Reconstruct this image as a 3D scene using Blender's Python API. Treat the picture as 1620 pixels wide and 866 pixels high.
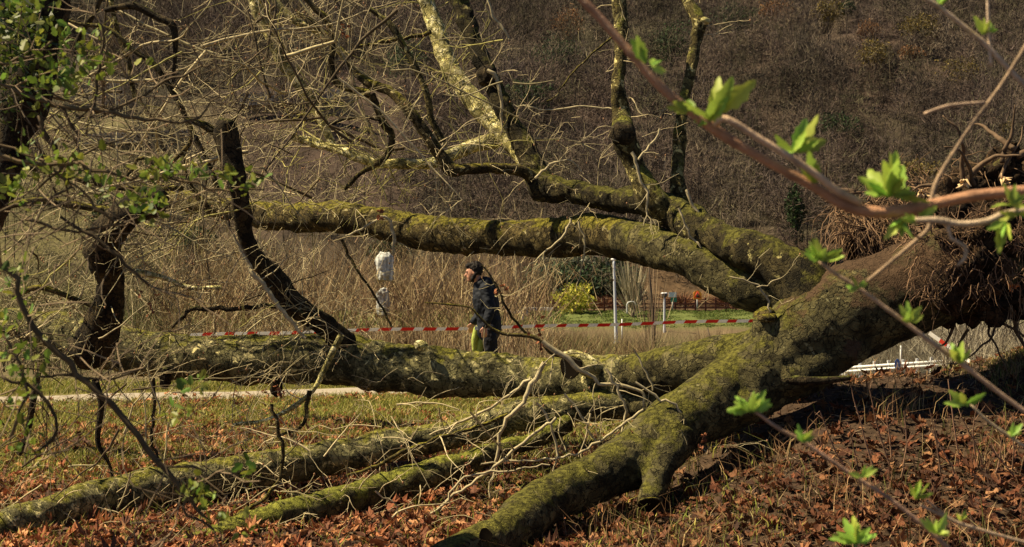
import bpy, math, numpy as np
from mathutils import Vector, noise
R = math.radians
rng = np.random.default_rng(7)
for o in list(bpy.data.objects): bpy.data.objects.remove(o)
scene = bpy.context.scene
COL = scene.collection
# ------------------------------------------------------------------ camera, sky, sun, exposure
CZ = 1.65; F = 2250.0
cam_d = bpy.data.cameras.new('camera'); cam = bpy.data.objects.new('camera', cam_d); COL.objects.link(cam)
cam.location = (0, 0, CZ); cam.rotation_euler = (R(90), 0, 0)
cam_d.lens = 50; cam_d.sensor_width = 36; cam_d.clip_end = 3000
cam_d.dof.use_dof = True; cam_d.dof.focus_distance = 11.5; cam_d.dof.aperture_fstop = 12
scene.camera = cam
SUN = Vector((-0.58, -0.01, 0.79)).normalized()
w = bpy.data.worlds.new('World'); scene.world = w; w.use_nodes = True
nt = w.node_tree; nt.nodes.clear()
sky = nt.nodes.new('ShaderNodeTexSky'); sky.sky_type = 'NISHITA'; sky.sun_disc = False; sky.air_density = .45; sky.dust_density = .3; sky.ozone_density = .5
sky.sun_elevation = math.asin(SUN.z); sky.sun_rotation = math.atan2(SUN.x, SUN.y)
bg = nt.nodes.new('ShaderNodeBackground'); bg.inputs[1].default_value = 0.05
wo = nt.nodes.new('ShaderNodeOutputWorld')
nt.links.new(sky.outputs[0], bg.inputs[0]); nt.links.new(bg.outputs[0], wo.inputs[0])
sd = bpy.data.lights.new('sun', 'SUN'); sd.energy = 5.0; sd.angle = R(0.55); sd.color = (1.0, 0.85, 0.57)
so = bpy.data.objects.new('sun', sd); COL.objects.link(so)
so.rotation_euler = SUN.to_track_quat('Z', 'Y').to_euler()
scene.view_settings.view_transform = 'Standard'; scene.view_settings.look = 'None'
scene.view_settings.exposure = 1.0; scene.view_settings.gamma = 1.0
scene.view_settings.use_curve_mapping = False

def P(px, py, d): return np.array([(px-810.0)*d/F, d, CZ+(433.0-py)*d/F])

# ------------------------------------------------------------------ mesh building
class MB:
    def __init__(s): s.v=[]; s.q=[]; s.t=[]; s.c=[]; s.n=0
    def add(s, v, quads=None, tris=None, col=(1,1,1)):
        v = np.asarray(v, float).reshape(-1,3)
        if quads is not None and len(quads): s.q.append(np.asarray(quads,int)+s.n)
        if tris is not None and len(tris): s.t.append(np.asarray(tris,int)+s.n)
        c = np.asarray(col, float)
        if c.ndim==1: c = np.tile(c[:3], (len(v),1))
        s.v.append(v); s.c.append(c[:,:3]); s.n += len(v); return s
    def mesh(s, name, off=(0,0,0), smooth=True):
        me = bpy.data.meshes.new(name)
        v = np.concatenate(s.v)-np.asarray(off); c = np.concatenate(s.c)
        q = np.concatenate(s.q) if s.q else np.zeros((0,4),int)
        t = np.concatenate(s.t) if s.t else np.zeros((0,3),int)
        me.vertices.add(len(v)); me.vertices.foreach_set('co', v.astype(np.float32).ravel())
        nl = len(q)*4+len(t)*3
        me.loops.add(nl); me.loops.foreach_set('vertex_index', np.concatenate([q.ravel(), t.ravel()]).astype(np.int32))
        ls = np.concatenate([np.arange(len(q))*4, len(q)*4+np.arange(len(t))*3]).astype(np.int32)
        me.polygons.add(len(ls)); me.polygons.foreach_set('loop_start', ls)
        me.polygons.foreach_set('use_smooth', np.full(len(ls), smooth))
        me.update(calc_edges=True)
        a = me.color_attributes.new('Col', 'FLOAT_COLOR', 'POINT')
        a.data.foreach_set('color', np.hstack([c, np.ones((len(c),1))]).astype(np.float32).ravel())
        me.validate(); return me
WL = {}
def tag(o, label=None, cat=None, group=None, kind=None):
    if label: o['label']=label
    if cat: o['category']=cat
    if group: o['group']=group
    if kind: o['kind']=kind
    return o
def thing(name, loc, label, cat, group=None):
    o = bpy.data.objects.new(name, None); COL.objects.link(o); o.location = tuple(float(x) for x in loc)
    o.empty_display_size = .1
    WL[o.name] = np.array(loc, float); return tag(o, label, cat, group)
def obj(name, mb, mat, parent=None, smooth=True, kind=None, label=None):
    off = WL[parent.name] if parent else np.zeros(3)
    me = mb if isinstance(mb, bpy.types.Mesh) else mb.mesh(name, off, smooth)
    me.materials.append(mat); o = bpy.data.objects.new(name, me); COL.objects.link(o)
    if parent: o.parent = parent
    WL[o.name] = off
    return tag(o, label=label, kind=kind)
def lone(name, mb, mat, label, cat, group=None, kind=None, smooth=True, base=None):
    v = np.concatenate(mb.v)
    loc = np.array([v[:,0].mean(), v[:,1].mean(), v[:,2].min()]) if base is None else np.array(base, float)
    me = mb.mesh(name, loc, smooth); me.materials.append(mat)
    o = bpy.data.objects.new(name, me); COL.objects.link(o); o.location = loc
    return tag(o, label, cat, group, kind)

def smooth_line(pts, rad, seg):
    pts = np.asarray(pts,float); rad = np.asarray(rad,float)
    if len(pts)<3: n=max(2,int(np.linalg.norm(pts[-1]-pts[0])/seg)+1); t=np.linspace(0,1,n)[:,None]; return pts[0]*(1-t)+pts[-1]*t, rad[0]*(1-t[:,0])+rad[-1]*t[:,0]
    A = np.hstack([pts, rad[:,None]])
    A = np.vstack([2*A[0]-A[1], A, 2*A[-1]-A[-2]]); out=[]
    for i in range(1, len(A)-2):
        p0,p1,p2,p3 = A[i-1],A[i],A[i+1],A[i+2]
        n = max(1, int(np.ceil(np.linalg.norm(p2[:3]-p1[:3])/seg)))
        t = (np.arange(n)/n)[:,None]
        out.append(.5*((2*p1)+(-p0+p2)*t+(2*p0-5*p1+4*p2-p3)*t**2+(-p0+3*p1-3*p2+p3)*t**3))
    out.append(A[-2][None]); out=np.vstack(out); return out[:,:3], np.maximum(out[:,3], rad.min()*.6)
def tube(mb, pts, rad, sides=8, col=(1,1,1), cap=True, tip=False):
    pts=np.asarray(pts,float); rad=np.asarray(rad,float); n=len(pts)
    T=np.gradient(pts,axis=0); T/=np.linalg.norm(T,axis=1)[:,None]+1e-12
    u=np.cross(T[0],[0.3,0.9,0.31]); u/=np.linalg.norm(u)+1e-12; U=np.empty_like(T); U[0]=u
    for i in range(1,n):
        u=u-T[i]*(u@T[i]); u/=np.linalg.norm(u)+1e-12; U[i]=u
    W=np.cross(T,U); a=np.arange(sides)*2*np.pi/sides
    ring=pts[:,None]+rad[:,None,None]*(np.cos(a)[None,:,None]*U[:,None]+np.sin(a)[None,:,None]*W[:,None])
    V=ring.reshape(-1,3); i=np.arange(n-1)[:,None]*sides; j=np.arange(sides)[None]; k=(j+1)%sides
    Q=np.stack([i+j,i+k,i+sides+k,i+sides+j],-1).reshape(-1,4); tr=[]
    if cap:
        V=np.vstack([V,pts[0],pts[-1]]); c0=n*sides; c1=c0+1
        tr=[(c0,(x+1)%sides,x) for x in range(sides)]+[(c1,(n-1)*sides+x,(n-1)*sides+(x+1)%sides) for x in range(sides)]
    cc = col
    mb.add(V,Q,tr,cc)
def limb(mb, spec, sides=20, seg=.06, col=(1,1,1), cap=True):
    """spec: rows (px,py,depth,radius px)"""
    s=np.array(spec,float); pts=np.array([P(a,b,c) for a,b,c,_ in s]); rad=s[:,3]*s[:,2]/F
    p,r=smooth_line(pts,rad,seg); tube(mb,p,r,sides,col,cap); return p,r
def displace(me_v, amp, scale, seed=0.0, oct=3):
    pass
def lumpy(mb, amp, scale, amp2=0, scale2=1):
    """push the vertices along their normals by a noise of place, so that limbs that overlap agree"""
    v=np.concatenate(mb.v); q=np.concatenate(mb.q) if mb.q else np.zeros((0,4),int); t=np.concatenate(mb.t) if mb.t else np.zeros((0,3),int)
    N=np.zeros_like(v)
    if len(q):
        fn=np.cross(v[q[:,2]]-v[q[:,0]], v[q[:,3]]-v[q[:,1]])
        for k in range(4): np.add.at(N,q[:,k],fn)
    if len(t):
        fn=np.cross(v[t[:,1]]-v[t[:,0]], v[t[:,2]]-v[t[:,0]])
        for k in range(3): np.add.at(N,t[:,k],fn)
    N/=np.linalg.norm(N,axis=1)[:,None]+1e-12
    d=np.array([noise.fractal(Vector(p*scale),.6,2,3)*amp+(noise.fractal(Vector(p*scale2),.6,2,2)*amp2 if amp2 else 0) for p in v])
    mb.v=[v+N*d[:,None]]; mb.q=[q]; mb.t=[t] if len(t) else []; mb.c=[np.concatenate(mb.c)]
def ellipsoid(mb, c, r, nu=20, nv=12, col=(1,1,1)):
    th=np.linspace(0,np.pi,nv+1); ph=np.arange(nu)*2*np.pi/nu
    v=np.array([[math.sin(a)*math.cos(b),math.sin(a)*math.sin(b),math.cos(a)] for a in th[1:-1] for b in ph])
    v=np.vstack([v,[[0,0,1],[0,0,-1]]])*np.asarray(r)+np.asarray(c)
    q=[(i*nu+j,(i+1)*nu+j,(i+1)*nu+(j+1)%nu,i*nu+(j+1)%nu) for i in range(nv-2) for j in range(nu)]
    a=(nv-1)*nu; t=[(a,j,(j+1)%nu) for j in range(nu)]+[(a+1,(nv-2)*nu+(j+1)%nu,(nv-2)*nu+j) for j in range(nu)]
    mb.add(v,q,t,col)
def box(mb, c, s, col=(1,1,1), rz=0, tilt=0):
    v=np.array([[x,y,z] for x in(-.5,.5) for y in(-.5,.5) for z in(-.5,.5)])*np.asarray(s)
    if tilt: v=v@np.array([[math.cos(tilt),0,-math.sin(tilt)],[0,1,0],[math.sin(tilt),0,math.cos(tilt)]])
    if rz: v=v@np.array([[math.cos(rz),math.sin(rz),0],[-math.sin(rz),math.cos(rz),0],[0,0,1]])
    mb.add(v+np.asarray(c),[(0,1,3,2),(4,6,7,5),(0,4,5,1),(2,3,7,6),(0,2,6,4),(1,5,7,3)],None,col)
def remesh(mb, voxel, smooth_it=3, lump=None):
    """one continuous skin around everything in mb"""
    me=mb.mesh('tmp'); o=bpy.data.objects.new('tmp',me); COL.objects.link(o)
    m=o.modifiers.new('r','REMESH'); m.mode='VOXEL'; m.voxel_size=voxel
    if smooth_it: k=o.modifiers.new('s','SMOOTH'); k.iterations=smooth_it; k.factor=.5
    dg=bpy.context.evaluated_depsgraph_get(); dg.update(); e=o.evaluated_get(dg); r=e.to_mesh()
    v=np.empty(len(r.vertices)*3); r.vertices.foreach_get('co',v); v=v.reshape(-1,3)
    q=[tuple(p.vertices) for p in r.polygons if len(p.vertices)==4]; t=[tuple(p.vertices) for p in r.polygons if len(p.vertices)==3]
    out=MB(); out.add(v,q,t); e.to_mesh_clear(); bpy.data.objects.remove(o); bpy.data.meshes.remove(me)
    if lump: lumpy(out,*lump)
    return out
# ------------------------------------------------------------------ materials
def mat(name, rough=.85, spec=.25):
    m=bpy.data.materials.new(name); m.use_nodes=True; n=m.node_tree; b=n.nodes['Principled BSDF']
    b.inputs['Roughness'].default_value=rough; b.inputs['Specular IOR Level'].default_value=spec
    return m,n,b
def N(n,t,**kw):
    x=n.nodes.new(t)
    for k,v in kw.items(): setattr(x,k,v)
    return x
def noise_n(n,co,scale,detail=6,rough=.6,dist=0):
    x=N(n,'ShaderNodeTexNoise'); x.inputs['Scale'].default_value=scale; x.inputs['Detail'].default_value=detail
    x.inputs['Roughness'].default_value=rough; x.inputs['Distortion'].default_value=dist
    n.links.new(co,x.inputs['Vector']); return x.outputs['Fac']
def ramp(n,f,stops):
    x=N(n,'ShaderNodeValToRGB'); e=x.color_ramp.elements
    e[0].position,e[0].color=stops[0][0],(*stops[0][1],1); e[1].position,e[1].color=stops[-1][0],(*stops[-1][1],1)
    for p,c in stops[1:-1]: q=e.new(p); q.color=(*c,1)
    n.links.new(f,x.inputs['Fac']); return x.outputs['Color']
def fac(n,f,a,b):
    x=N(n,'ShaderNodeMapRange',interpolation_type='SMOOTHSTEP'); x.inputs[1].default_value=a; x.inputs[2].default_value=b
    n.links.new(f,x.inputs[0]); return x.outputs[0]
def mix(n,f,a,b,mode='MIX'):
    x=N(n,'ShaderNodeMix',data_type='RGBA',blend_type=mode)
    if hasattr(f,'links'): n.links.new(f,x.inputs[0])
    else: x.inputs[0].default_value=f
    for s,v in ((6,a),(7,b)):
        if hasattr(v,'links'): n.links.new(v,x.inputs[s])
        else: x.inputs[s].default_value=(*v,1)
    return x.outputs[2]
def math_n(n,op,a,b=0.0):
    x=N(n,'ShaderNodeMath',operation=op)
    for s,v in ((0,a),(1,b)):
        if hasattr(v,'links'): n.links.new(v,x.inputs[s])
        else: x.inputs[s].default_value=v
    return x.outputs[0]
def bump(n,b,f,strength,dist):
    x=N(n,'ShaderNodeBump'); x.inputs['Strength'].default_value=strength; x.inputs['Distance'].default_value=dist
    n.links.new(f,x.inputs['Height']); n.links.new(x.outputs[0],b.inputs['Normal'])
def bark(name, base0, base1, pale, pale_amt, moss, moss_amt, soil=None):
    m,n,b=mat(name,.9,.15); co=N(n,'ShaderNodeTexCoord').outputs['Object']
    f1=noise_n(n,co,9,8,.65,.4); c=ramp(n,f1,[(.3,base0),(.7,base1)])
    f2=noise_n(n,co,14,5,.55,.8); c=mix(n,fac(n,f2,pale_amt,pale_amt+.05),c,pale)
    f5=noise_n(n,co,5,4,.5,.3); c=mix(n,math_n(n,'MULTIPLY',fac(n,f5,.52,.6),.7),c,tuple(x*.45 for x in base0))
    nz=N(n,'ShaderNodeTexNoise'); nz.inputs['Scale'].default_value=7; nz.inputs['Detail'].default_value=5; n.links.new(co,nz.inputs['Vector'])
    vm=N(n,'ShaderNodeVectorMath',operation='MULTIPLY_ADD'); n.links.new(nz.outputs['Color'],vm.inputs[0]); vm.inputs[1].default_value=(.30,.30,.30); n.links.new(co,vm.inputs[2])
    v1=N(n,'ShaderNodeTexVoronoi'); v1.inputs['Scale'].default_value=13; n.links.new(vm.outputs[0],v1.inputs['Vector'])
    v2=N(n,'ShaderNodeTexVoronoi',feature='DISTANCE_TO_EDGE'); v2.inputs['Scale'].default_value=13; n.links.new(vm.outputs[0],v2.inputs['Vector'])
    sv=N(n,'ShaderNodeSeparateColor'); n.links.new(v1.outputs['Color'],sv.inputs[0])
    c=mix(n,1.0,c,ramp(n,sv.outputs[0],[(0,(.60,.58,.54)),(.5,(1,.98,.92)),(1,(1.6,1.55,1.38))]),'MULTIPLY')
    edge=fac(n,v2.outputs['Distance'],.0,.07); c=mix(n,edge,tuple(x*.35 for x in base0),c)
    g=N(n,'ShaderNodeNewGeometry'); sx=N(n,'ShaderNodeSeparateXYZ'); n.links.new(g.outputs['Normal'],sx.inputs[0])
    f3=noise_n(n,co,6,7,.7); up=math_n(n,'ADD',math_n(n,'MULTIPLY',sx.outputs[2],.28),f3)
    f4=noise_n(n,co,70,4,.7)
    f4b=noise_n(n,co,26,6,.7,.3)
    mc=mix(n,fac(n,f4b,.36,.66),tuple(x*.45 for x in moss),tuple(x*2.2 for x in moss))
    f6=noise_n(n,co,48,5,.75); c=mix(n,1.0,c,ramp(n,f6,[(.32,(.42,.42,.42)),(.5,(.98,.98,.98)),(.7,(1.4,1.36,1.22))]),'MULTIPLY')
    c=mix(n,fac(n,up,moss_amt,moss_amt+.14),c,mc)
    if soil:
        sp=N(n,'ShaderNodeSeparateXYZ'); n.links.new(co,sp.inputs[0])
        up2=math_n(n,'ADD',math_n(n,'MULTIPLY',sx.outputs[2],.14),noise_n(n,co,3,7,.7)); up2=math_n(n,'ADD',up2,math_n(n,'SUBTRACT',math_n(n,'MULTIPLY',fac(n,sp.outputs[0],-.5,.6),.34),.22))
        c=mix(n,fac(n,up2,soil[1],soil[1]+.1),c,mix(n,fac(n,f4,.3,.75),soil[0],tuple(x*1.7 for x in soil[0])))
    n.links.new(c,b.inputs['Base Color'])
    h=math_n(n,'ADD',math_n(n,'MULTIPLY',f4,.35),math_n(n,'ADD',noise_n(n,co,28,6,.65),math_n(n,'MULTIPLY',f2,.4)))
    bump(n,b,math_n(n,'ADD',math_n(n,'ADD',h,f6),math_n(n,'MULTIPLY',edge,.7)),.75,.02); return m
def attr_mat(name, rough=.85, var=.35, scale=8, trans=0, spec=.2, bscale=0):
    m,n,b=mat(name,rough,spec); a=N(n,'ShaderNodeAttribute',attribute_name='Col').outputs['Color']
    co=N(n,'ShaderNodeTexCoord').outputs['Object']; f=noise_n(n,co,scale,6,.65)
    c=mix(n,1.0,a,ramp(n,f,[(.3,(1-var,)*3),(.7,(1+var,)*3)]),'MULTIPLY'); n.links.new(c,b.inputs['Base Color'])
    if bscale: bump(n,b,noise_n(n,co,bscale,5,.7),.6,.01)
    if trans:
        t=N(n,'ShaderNodeBsdfTranslucent'); n.links.new(c,t.inputs['Color']); s=N(n,'ShaderNodeMixShader'); s.inputs[0].default_value=trans
        n.links.new(b.outputs[0],s.inputs[1]); n.links.new(t.outputs[0],s.inputs[2]); n.links.new(s.outputs[0],n.nodes['Material Output'].inputs[0])
    return m
M={}
M['moss']=bark('mossy_bark',(.045,.034,.014),(.13,.10,.042),(.36,.31,.16),.61,(.115,.098,.013),.60)
M['mossy_low']=bark('very_mossy_bark',(.05,.044,.018),(.15,.135,.06),(.36,.33,.17),.62,(.12,.12,.018),.57)
M['butt']=bark('trunk_bark',(.044,.037,.017),(.13,.115,.055),(.26,.24,.13),.64,(.070,.064,.012),.61,((.055,.033,.018),.62))
M['pale']=bark('pale_plane_bark',(.34,.30,.11),(.60,.54,.24),(.85,.78,.46),.50,(.16,.16,.03),.74)
M['grey']=bark('grey_plane_bark',(.085,.078,.036),(.24,.22,.115),(.62,.55,.28),.58,(.12,.11,.018),.66)
M['dark']=bark('dark_bark',(.025,.018,.010),(.07,.052,.028),(.20,.17,.09),.70,(.06,.06,.014),.68)
M['stem']=bark('speckled_bark',(.045,.034,.013),(.14,.115,.042),(.48,.42,.19),.55,(.11,.105,.018),.58)
M['shade']=bark('shaded_mossy_bark',(.020,.016,.008),(.062,.050,.023),(.26,.23,.10),.62,(.060,.055,.010),.60)  # mossy bark with the arching limb's shade put into its colours
M['twig']=attr_mat('twig_bark',.8,.4,25)
M['attr']=attr_mat('coloured',.9,.35,6)
M['plain']=attr_mat('painted',.5,.08,6,spec=.4)
M['leaf']=attr_mat('fresh_leaf',.5,.25,40,.35,.3)
M['dead']=attr_mat('dead_leaf',.75,.35,30,.12)
M['tape']=attr_mat('tape_film',.35,.06,30,.7,.5)
M['grass']=attr_mat('grass_blade',.7,.3,3,.2)
M['wood_far']=attr_mat('far_twigs',.9,.25,.2)
M['soil']=bark('root_soil',(.022,.013,.007),(.075,.045,.024),(.20,.14,.085),.68,(.06,.05,.014),.76)
M['elder']=attr_mat('elder_bark',.55,.22,60,spec=.3,bscale=150)
M['hollow']=mat('rotten_hollow',1,0)[0]; M['hollow'].node_tree.nodes['Principled BSDF'].inputs['Base Color'].default_value=(.012,.009,.006,1)
M['cloth']=attr_mat('cloth',.75,.15,30,bscale=25)
M['skin']=attr_mat('skin',.5,.1,30,spec=.35)

# ------------------------------------------------------------------ the ground
def ss(a,b,x): t=np.clip((x-a)/(b-a),0,1); return t*t*(3-2*t)
def fsum(x,y,s):
    return (np.sin(x*1.7*s+y*.6*s+1)+np.sin(-x*.9*s+y*1.9*s+2.3)+.6*np.sin(x*3.9*s-y*2.7*s+.5)+.5*np.sin(x*5.1*s+y*6.3*s+4)+.3*np.sin(-x*9.7*s+y*8.3*s))/3.4
def gz(x,y):
    x=np.asarray(x,float); y=np.asarray(y,float)
    base=np.where(y<20.5,0.0,np.where(y<80,-(y-20.5)*.0412,np.where(y<105,-2.45+(y-80)*.058,-1.0)))
    mound=(.80*ss(.5,2.6,x)+.26*ss(3.3,4.6,x))*ss(6.4,11.1,y)*(1-ss(11.4,15.5,y))
    drop=1.0*ss(2.6,6,x)*ss(12.5,20,y)*(1-ss(70,82,y))+.0
    path=ss(17.0,17.6,y-.30*(x+6.2)*1.0+.0)*(1-ss(19.6,20.4,y-.30*(x+6.2)))
    rough=.035*fsum(x,y,1.0)+.02*fsum(y,x,3.1)
    return base+mound-drop+rough*(1-path)*(1+3*ss(25,60,y))
def gridmesh(xs,ys,zf):
    X,Y=np.meshgrid(xs,ys); v=np.stack([X,Y,zf(X,Y)],-1).reshape(-1,3); n=len(xs); m=len(ys)
    i=np.arange(m-1)[:,None]*n; j=np.arange(n-1)[None]
    return v,np.stack([i+j,i+j+1,i+n+j+1,i+n+j],-1).reshape(-1,4)
xs=np.concatenate([-8-np.geomspace(.15,300,55)[::-1],np.arange(-8,8.01,.09),8+np.geomspace(.15,300,55)])
ys=np.concatenate([np.arange(-8,4.5,.6),np.arange(4.5,22,.09),22+np.geomspace(.1,86,80)])
v,q=gridmesh(xs,ys,gz); x,y=v[:,0],v[:,1]
lawn=ss(90,91.5,y)
patch=fsum(x,y,.9)+.6*fsum(y,x,2.7)
gr=np.clip(ss(-.1,.6,patch)*.8*ss(9.5,12,y)*(1-ss(.8,2,x))+.9*ss(14,16.5,y)*(y<22),0,1)[:,None]
soil=np.array([.050,.030,.017]); grs=np.array([.15,.13,.03]); field=np.array([.12,.085,.045]); lw=np.array([.10,.12,.03])
c=soil*(1-gr)+grs*gr; k=ss(20.5,23,y)[:,None]; fld=field*(1+.35*fsum(x*.2,y*.2,1.3))[:,None]; fld=fld*(1-.4*ss(.2,.8,fsum(x*.1,y*.1,2))[:,None]*np.array([.6,.1,.8])); c=c*(1-k)+fld*k
l=lawn[:,None]; c=c*(1-l)+lw*l
g=MB(); g.add(v,q,None,c); mg=attr_mat('ground',.95,.6,9,bscale=30); tag(obj('ground',g,mg),kind='structure')
# gravel path, a sheet on the ground
xs2=np.arange(-14,6,.12); t2=np.linspace(0,1,12); v=[]
for xx in xs2:
    y0=17.9+.30*(xx+6.2)+.10*math.sin(xx*2.1)+.05*math.sin(xx*5.3)
    for t in t2: yy=y0+1.45*t; v.append((xx,yy,float(gz(xx,yy))+.015-.03*(abs(t-.5)*2)**6))
n=12; q=[(i*n+j,(i+1)*n+j,(i+1)*n+j+1,i*n+j+1) for i in range(len(xs2)-1) for j in range(n-1)]
pm,pn,pb=mat('gravel',.95); co=N(pn,'ShaderNodeTexCoord').outputs['Object']
pn.links.new(ramp(pn,noise_n(pn,co,30,8,.8),[(.3,(.22,.18,.13)),(.65,(.40,.34,.26))]),pb.inputs['Base Color'])
g=MB(); g.add(v,q); tag(obj('path',g,pm),kind='structure')
# grey road beyond the bank on the right
g=MB(); xr=np.linspace(8,60,60); yr=np.linspace(55,76,14)
v,q=gridmesh(xr,yr,lambda a,b: gz(a,b)*0-2.35+.06); g.add(v,q,None,(.16,.16,.155)); tag(obj('road',g,mg),kind='structure')
# hillside
def hz(x,y):
    t=y-104.0
    return -1.05+.37*t*(.25+.75*ss(0,14,t))+3.0*fsum(x*.035,y*.035,1)*ss(0,30,t)+1.0*fsum(x*.12,y*.12,1)*ss(5,30,t)
v,q=gridmesh(np.linspace(-230,230,150),np.linspace(104,460,150),hz); x,y=v[:,0],v[:,1]
a=ss(-.2,.7,fsum(x*.05,y*.05,1))[:,None]
c=np.array([.055,.036,.026])*(1-a)+np.array([.048,.040,.022])*a
m2=(ss(.0,-18,x+y*.16)*(1-ss(150,165,y)))[:,None]; c=c*(1-m2)+np.array([.10,.085,.035])*m2
lo=(ss(0,8,x)*(1-ss(112,122,y)))[:,None]; c=c*(1-lo)+np.array([.10,.062,.032])*lo
g=MB(); g.add(v,q,None,c); tag(obj('hillside',g,attr_mat('hill_ground',.95,.5,.35)),kind='structure')

# ------------------------------------------------------------------ the wood on the hill (one mass, uncountable)
def twig_tris(base, tip, wd, rg):
    """thin three-cornered twigs from base to tip"""
    d=tip-base; s=np.cross(d, rg.normal(size=d.shape)); s/=np.linalg.norm(s,axis=1)[:,None]+1e-9; s*=wd[:,None]
    n=len(base); v=np.stack([base-s,base+s,tip],1).reshape(-1,3); return v,np.arange(n*3).reshape(-1,3)
def wood(n, T, rg, sel):
    mb=MB(); Y=104+ (rg.random(n)**.8)*160; X=(rg.random(n)*2-1)*(.42*Y+6); k=sel(X,Y,rg); X,Y=X[k],Y[k]; n=len(X)
    Z=hz(X,Y); H=4.0+7.5*rg.random(n)**1.4; W=H*rg.uniform(.30,.50,n)
    pal=.60*np.array([[.15,.108,.092],[.125,.096,.088],[.17,.135,.095],[.105,.082,.068],[.145,.105,.088],[.13,.118,.070],[.19,.155,.12],[.085,.07,.055]])
    cl=np.clip((fsum(X*.09,Y*.09,1)+1)*4+rg.normal(0,1.6,n),0,7).astype(int); C=pal[cl]*rg.uniform(.45,1.6,(n,1))*np.array([1.04,1.0,.94])*(1+.42*fsum(X*.045,Y*.06,1.3))[:,None]
    idx=np.repeat(np.arange(n),T); m=len(idx)
    # crown points on/in an egg, twigs run outward and up
    u=rg.normal(size=(m,3)); u/=np.linalg.norm(u,axis=1)[:,None]; r=rg.random(m)**.28
    cx=np.stack([X[idx],Y[idx],Z[idx]+H[idx]*.55],1); e=np.stack([W[idx],W[idx],H[idx]*.45],1)
    tip=cx+u*e*r[:,None]; dirn=tip-(cx-np.array([0,0,1])*H[idx][:,None]*.15); dirn/=np.linalg.norm(dirn,axis=1)[:,None]
    dirn+=rg.normal(0,.45,dirn.shape); L=rg.uniform(.3,1.15,m); base=tip-dirn*L[:,None]
    v,t=twig_tris(base,tip,rg.uniform(.014,.034,m),rg); cc=np.repeat(C[idx]*rg.uniform(.8,1.2,(m,1)),3,axis=0); mb.add(v,None,t,cc)
    # trunks and main boughs
    for j in range(4):
        b=np.stack([X,Y,Z],1) if j==0 else np.stack([X,Y,Z+H*rg.uniform(.1,.4,n)],1)
        tp=np.stack([X+rg.normal(0,.2+.5*j*.5,n)*1.,Y+rg.normal(0,.4,n),Z+H*rg.uniform(.75,.95,n)],1)
        v,t=twig_tris(b,tp,np.full(n,.05 if j==0 else .035),rg); mb.add(v,None,t,np.repeat(C*1.1,3,axis=0))
    return mb
def sel(X,Y,rg):
    meadow=(X<-6-.12*(Y-104))&(Y<168); low=(X>-2)&(Y<112)
    p=np.where(meadow,.30,1.0)*np.where(low,.15,1.0); return rg.random(len(X))<p
tag(obj('hill_wood',wood(3400,370,np.random.default_rng(3),sel),M['wood_far'],smooth=False),
    'leafless brown wood covering the whole hillside','wood',kind='stuff')

def foliage(c, r, n, size, cols, rg, flat=.0):
    mb=MB(); u=rg.normal(size=(n,3)); u/=np.linalg.norm(u,axis=1)[:,None]
    lump=np.array([1+.75*noise.noise(Vector(k*1.9+np.asarray(c)*.37)) for k in u])
    p=np.asarray(c)+u*np.asarray(r)*((rg.random(n)**.33)*lump)[:,None]
    a=rg.normal(size=(n,3)); a/=np.linalg.norm(a,axis=1)[:,None]; b=np.cross(a,rg.normal(size=(n,3))); b/=np.linalg.norm(b,axis=1)[:,None]
    s=(size*rg.uniform(.5,1.3,n))[:,None]
    v=np.stack([p-a*s,p+b*s*.45,p+a*s,p-b*s*.45],1).reshape(-1,3)
    C=np.asarray(cols)[rg.integers(0,len(cols),n)]*rg.uniform(.65,1.3,(n,1)); mb.add(v,np.arange(n*4).reshape(-1,4),None,np.repeat(C,4,axis=0)); return mb
def on_hill(px,py,lift):
    for d in np.arange(107,420,.5):
        c=P(px,py,d)
        if c[2]-hz(c[0],c[1])<lift: return d
    return 400
def far_tree(px,py,d,wpx,hpx,cols,label,group=None,name='hillside_tree',n=1500,size=.17,bare=False,ground=None):
    if d>112: d=on_hill(px,py,4.2)
    c=P(px,py,d); r=np.array([wpx*d/F/2,wpx*d/F/2,hpx*d/F/2]); zb=ground if ground is not None else float(hz(c[0],c[1]) if d>105 else gz(c[0],c[1]))
    zb=min(zb,c[2]-r[2]*.6)
    t=thing(name,(c[0],c[1],zb),label,'tree' if 'tree' in name else 'shrub',group)
    rg=np.random.default_rng(int(px*7+py)); tb=MB()
    p,rr=smooth_line([[c[0],c[1],zb-.2],[c[0]+.1,c[1],(zb+c[2])/2],[c[0]-.1,c[1],c[2]+r[2]*.5]],[.03*r[2]+.05,.03*r[2]+.04,.02],.5); tube(tb,p,rr,6,(.12,.09,.06)); obj('trunk',tb,M['twig'],t)
    if bare:
        b=MB(); tips=c+rg.normal(size=(n,3))*r*.5; bs=np.array([c[0],c[1],zb])+ (tips-np.array([c[0],c[1],zb]))*rg.uniform(.3,.8,(n,1))
        v,tt=twig_tris(bs,tips,np.full(n,size*.1),rg); b.add(v,None,tt,np.repeat(np.asarray(cols)[rg.integers(0,len(cols),n)],3,axis=0)); obj('crown',b,M['wood_far'],t,False)
    else: obj('crown',foliage(c,r,n,size,cols,rg),M['grass'],t,False)
    return t
OR=[(.22,.10,.04),(.26,.14,.06),(.16,.09,.05),(.13,.09,.06)]; YE=[(.17,.125,.03),(.12,.095,.03),(.21,.15,.04),(.11,.09,.05)]; GR=[(.03,.055,.02),(.045,.075,.025),(.04,.05,.025)]
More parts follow.
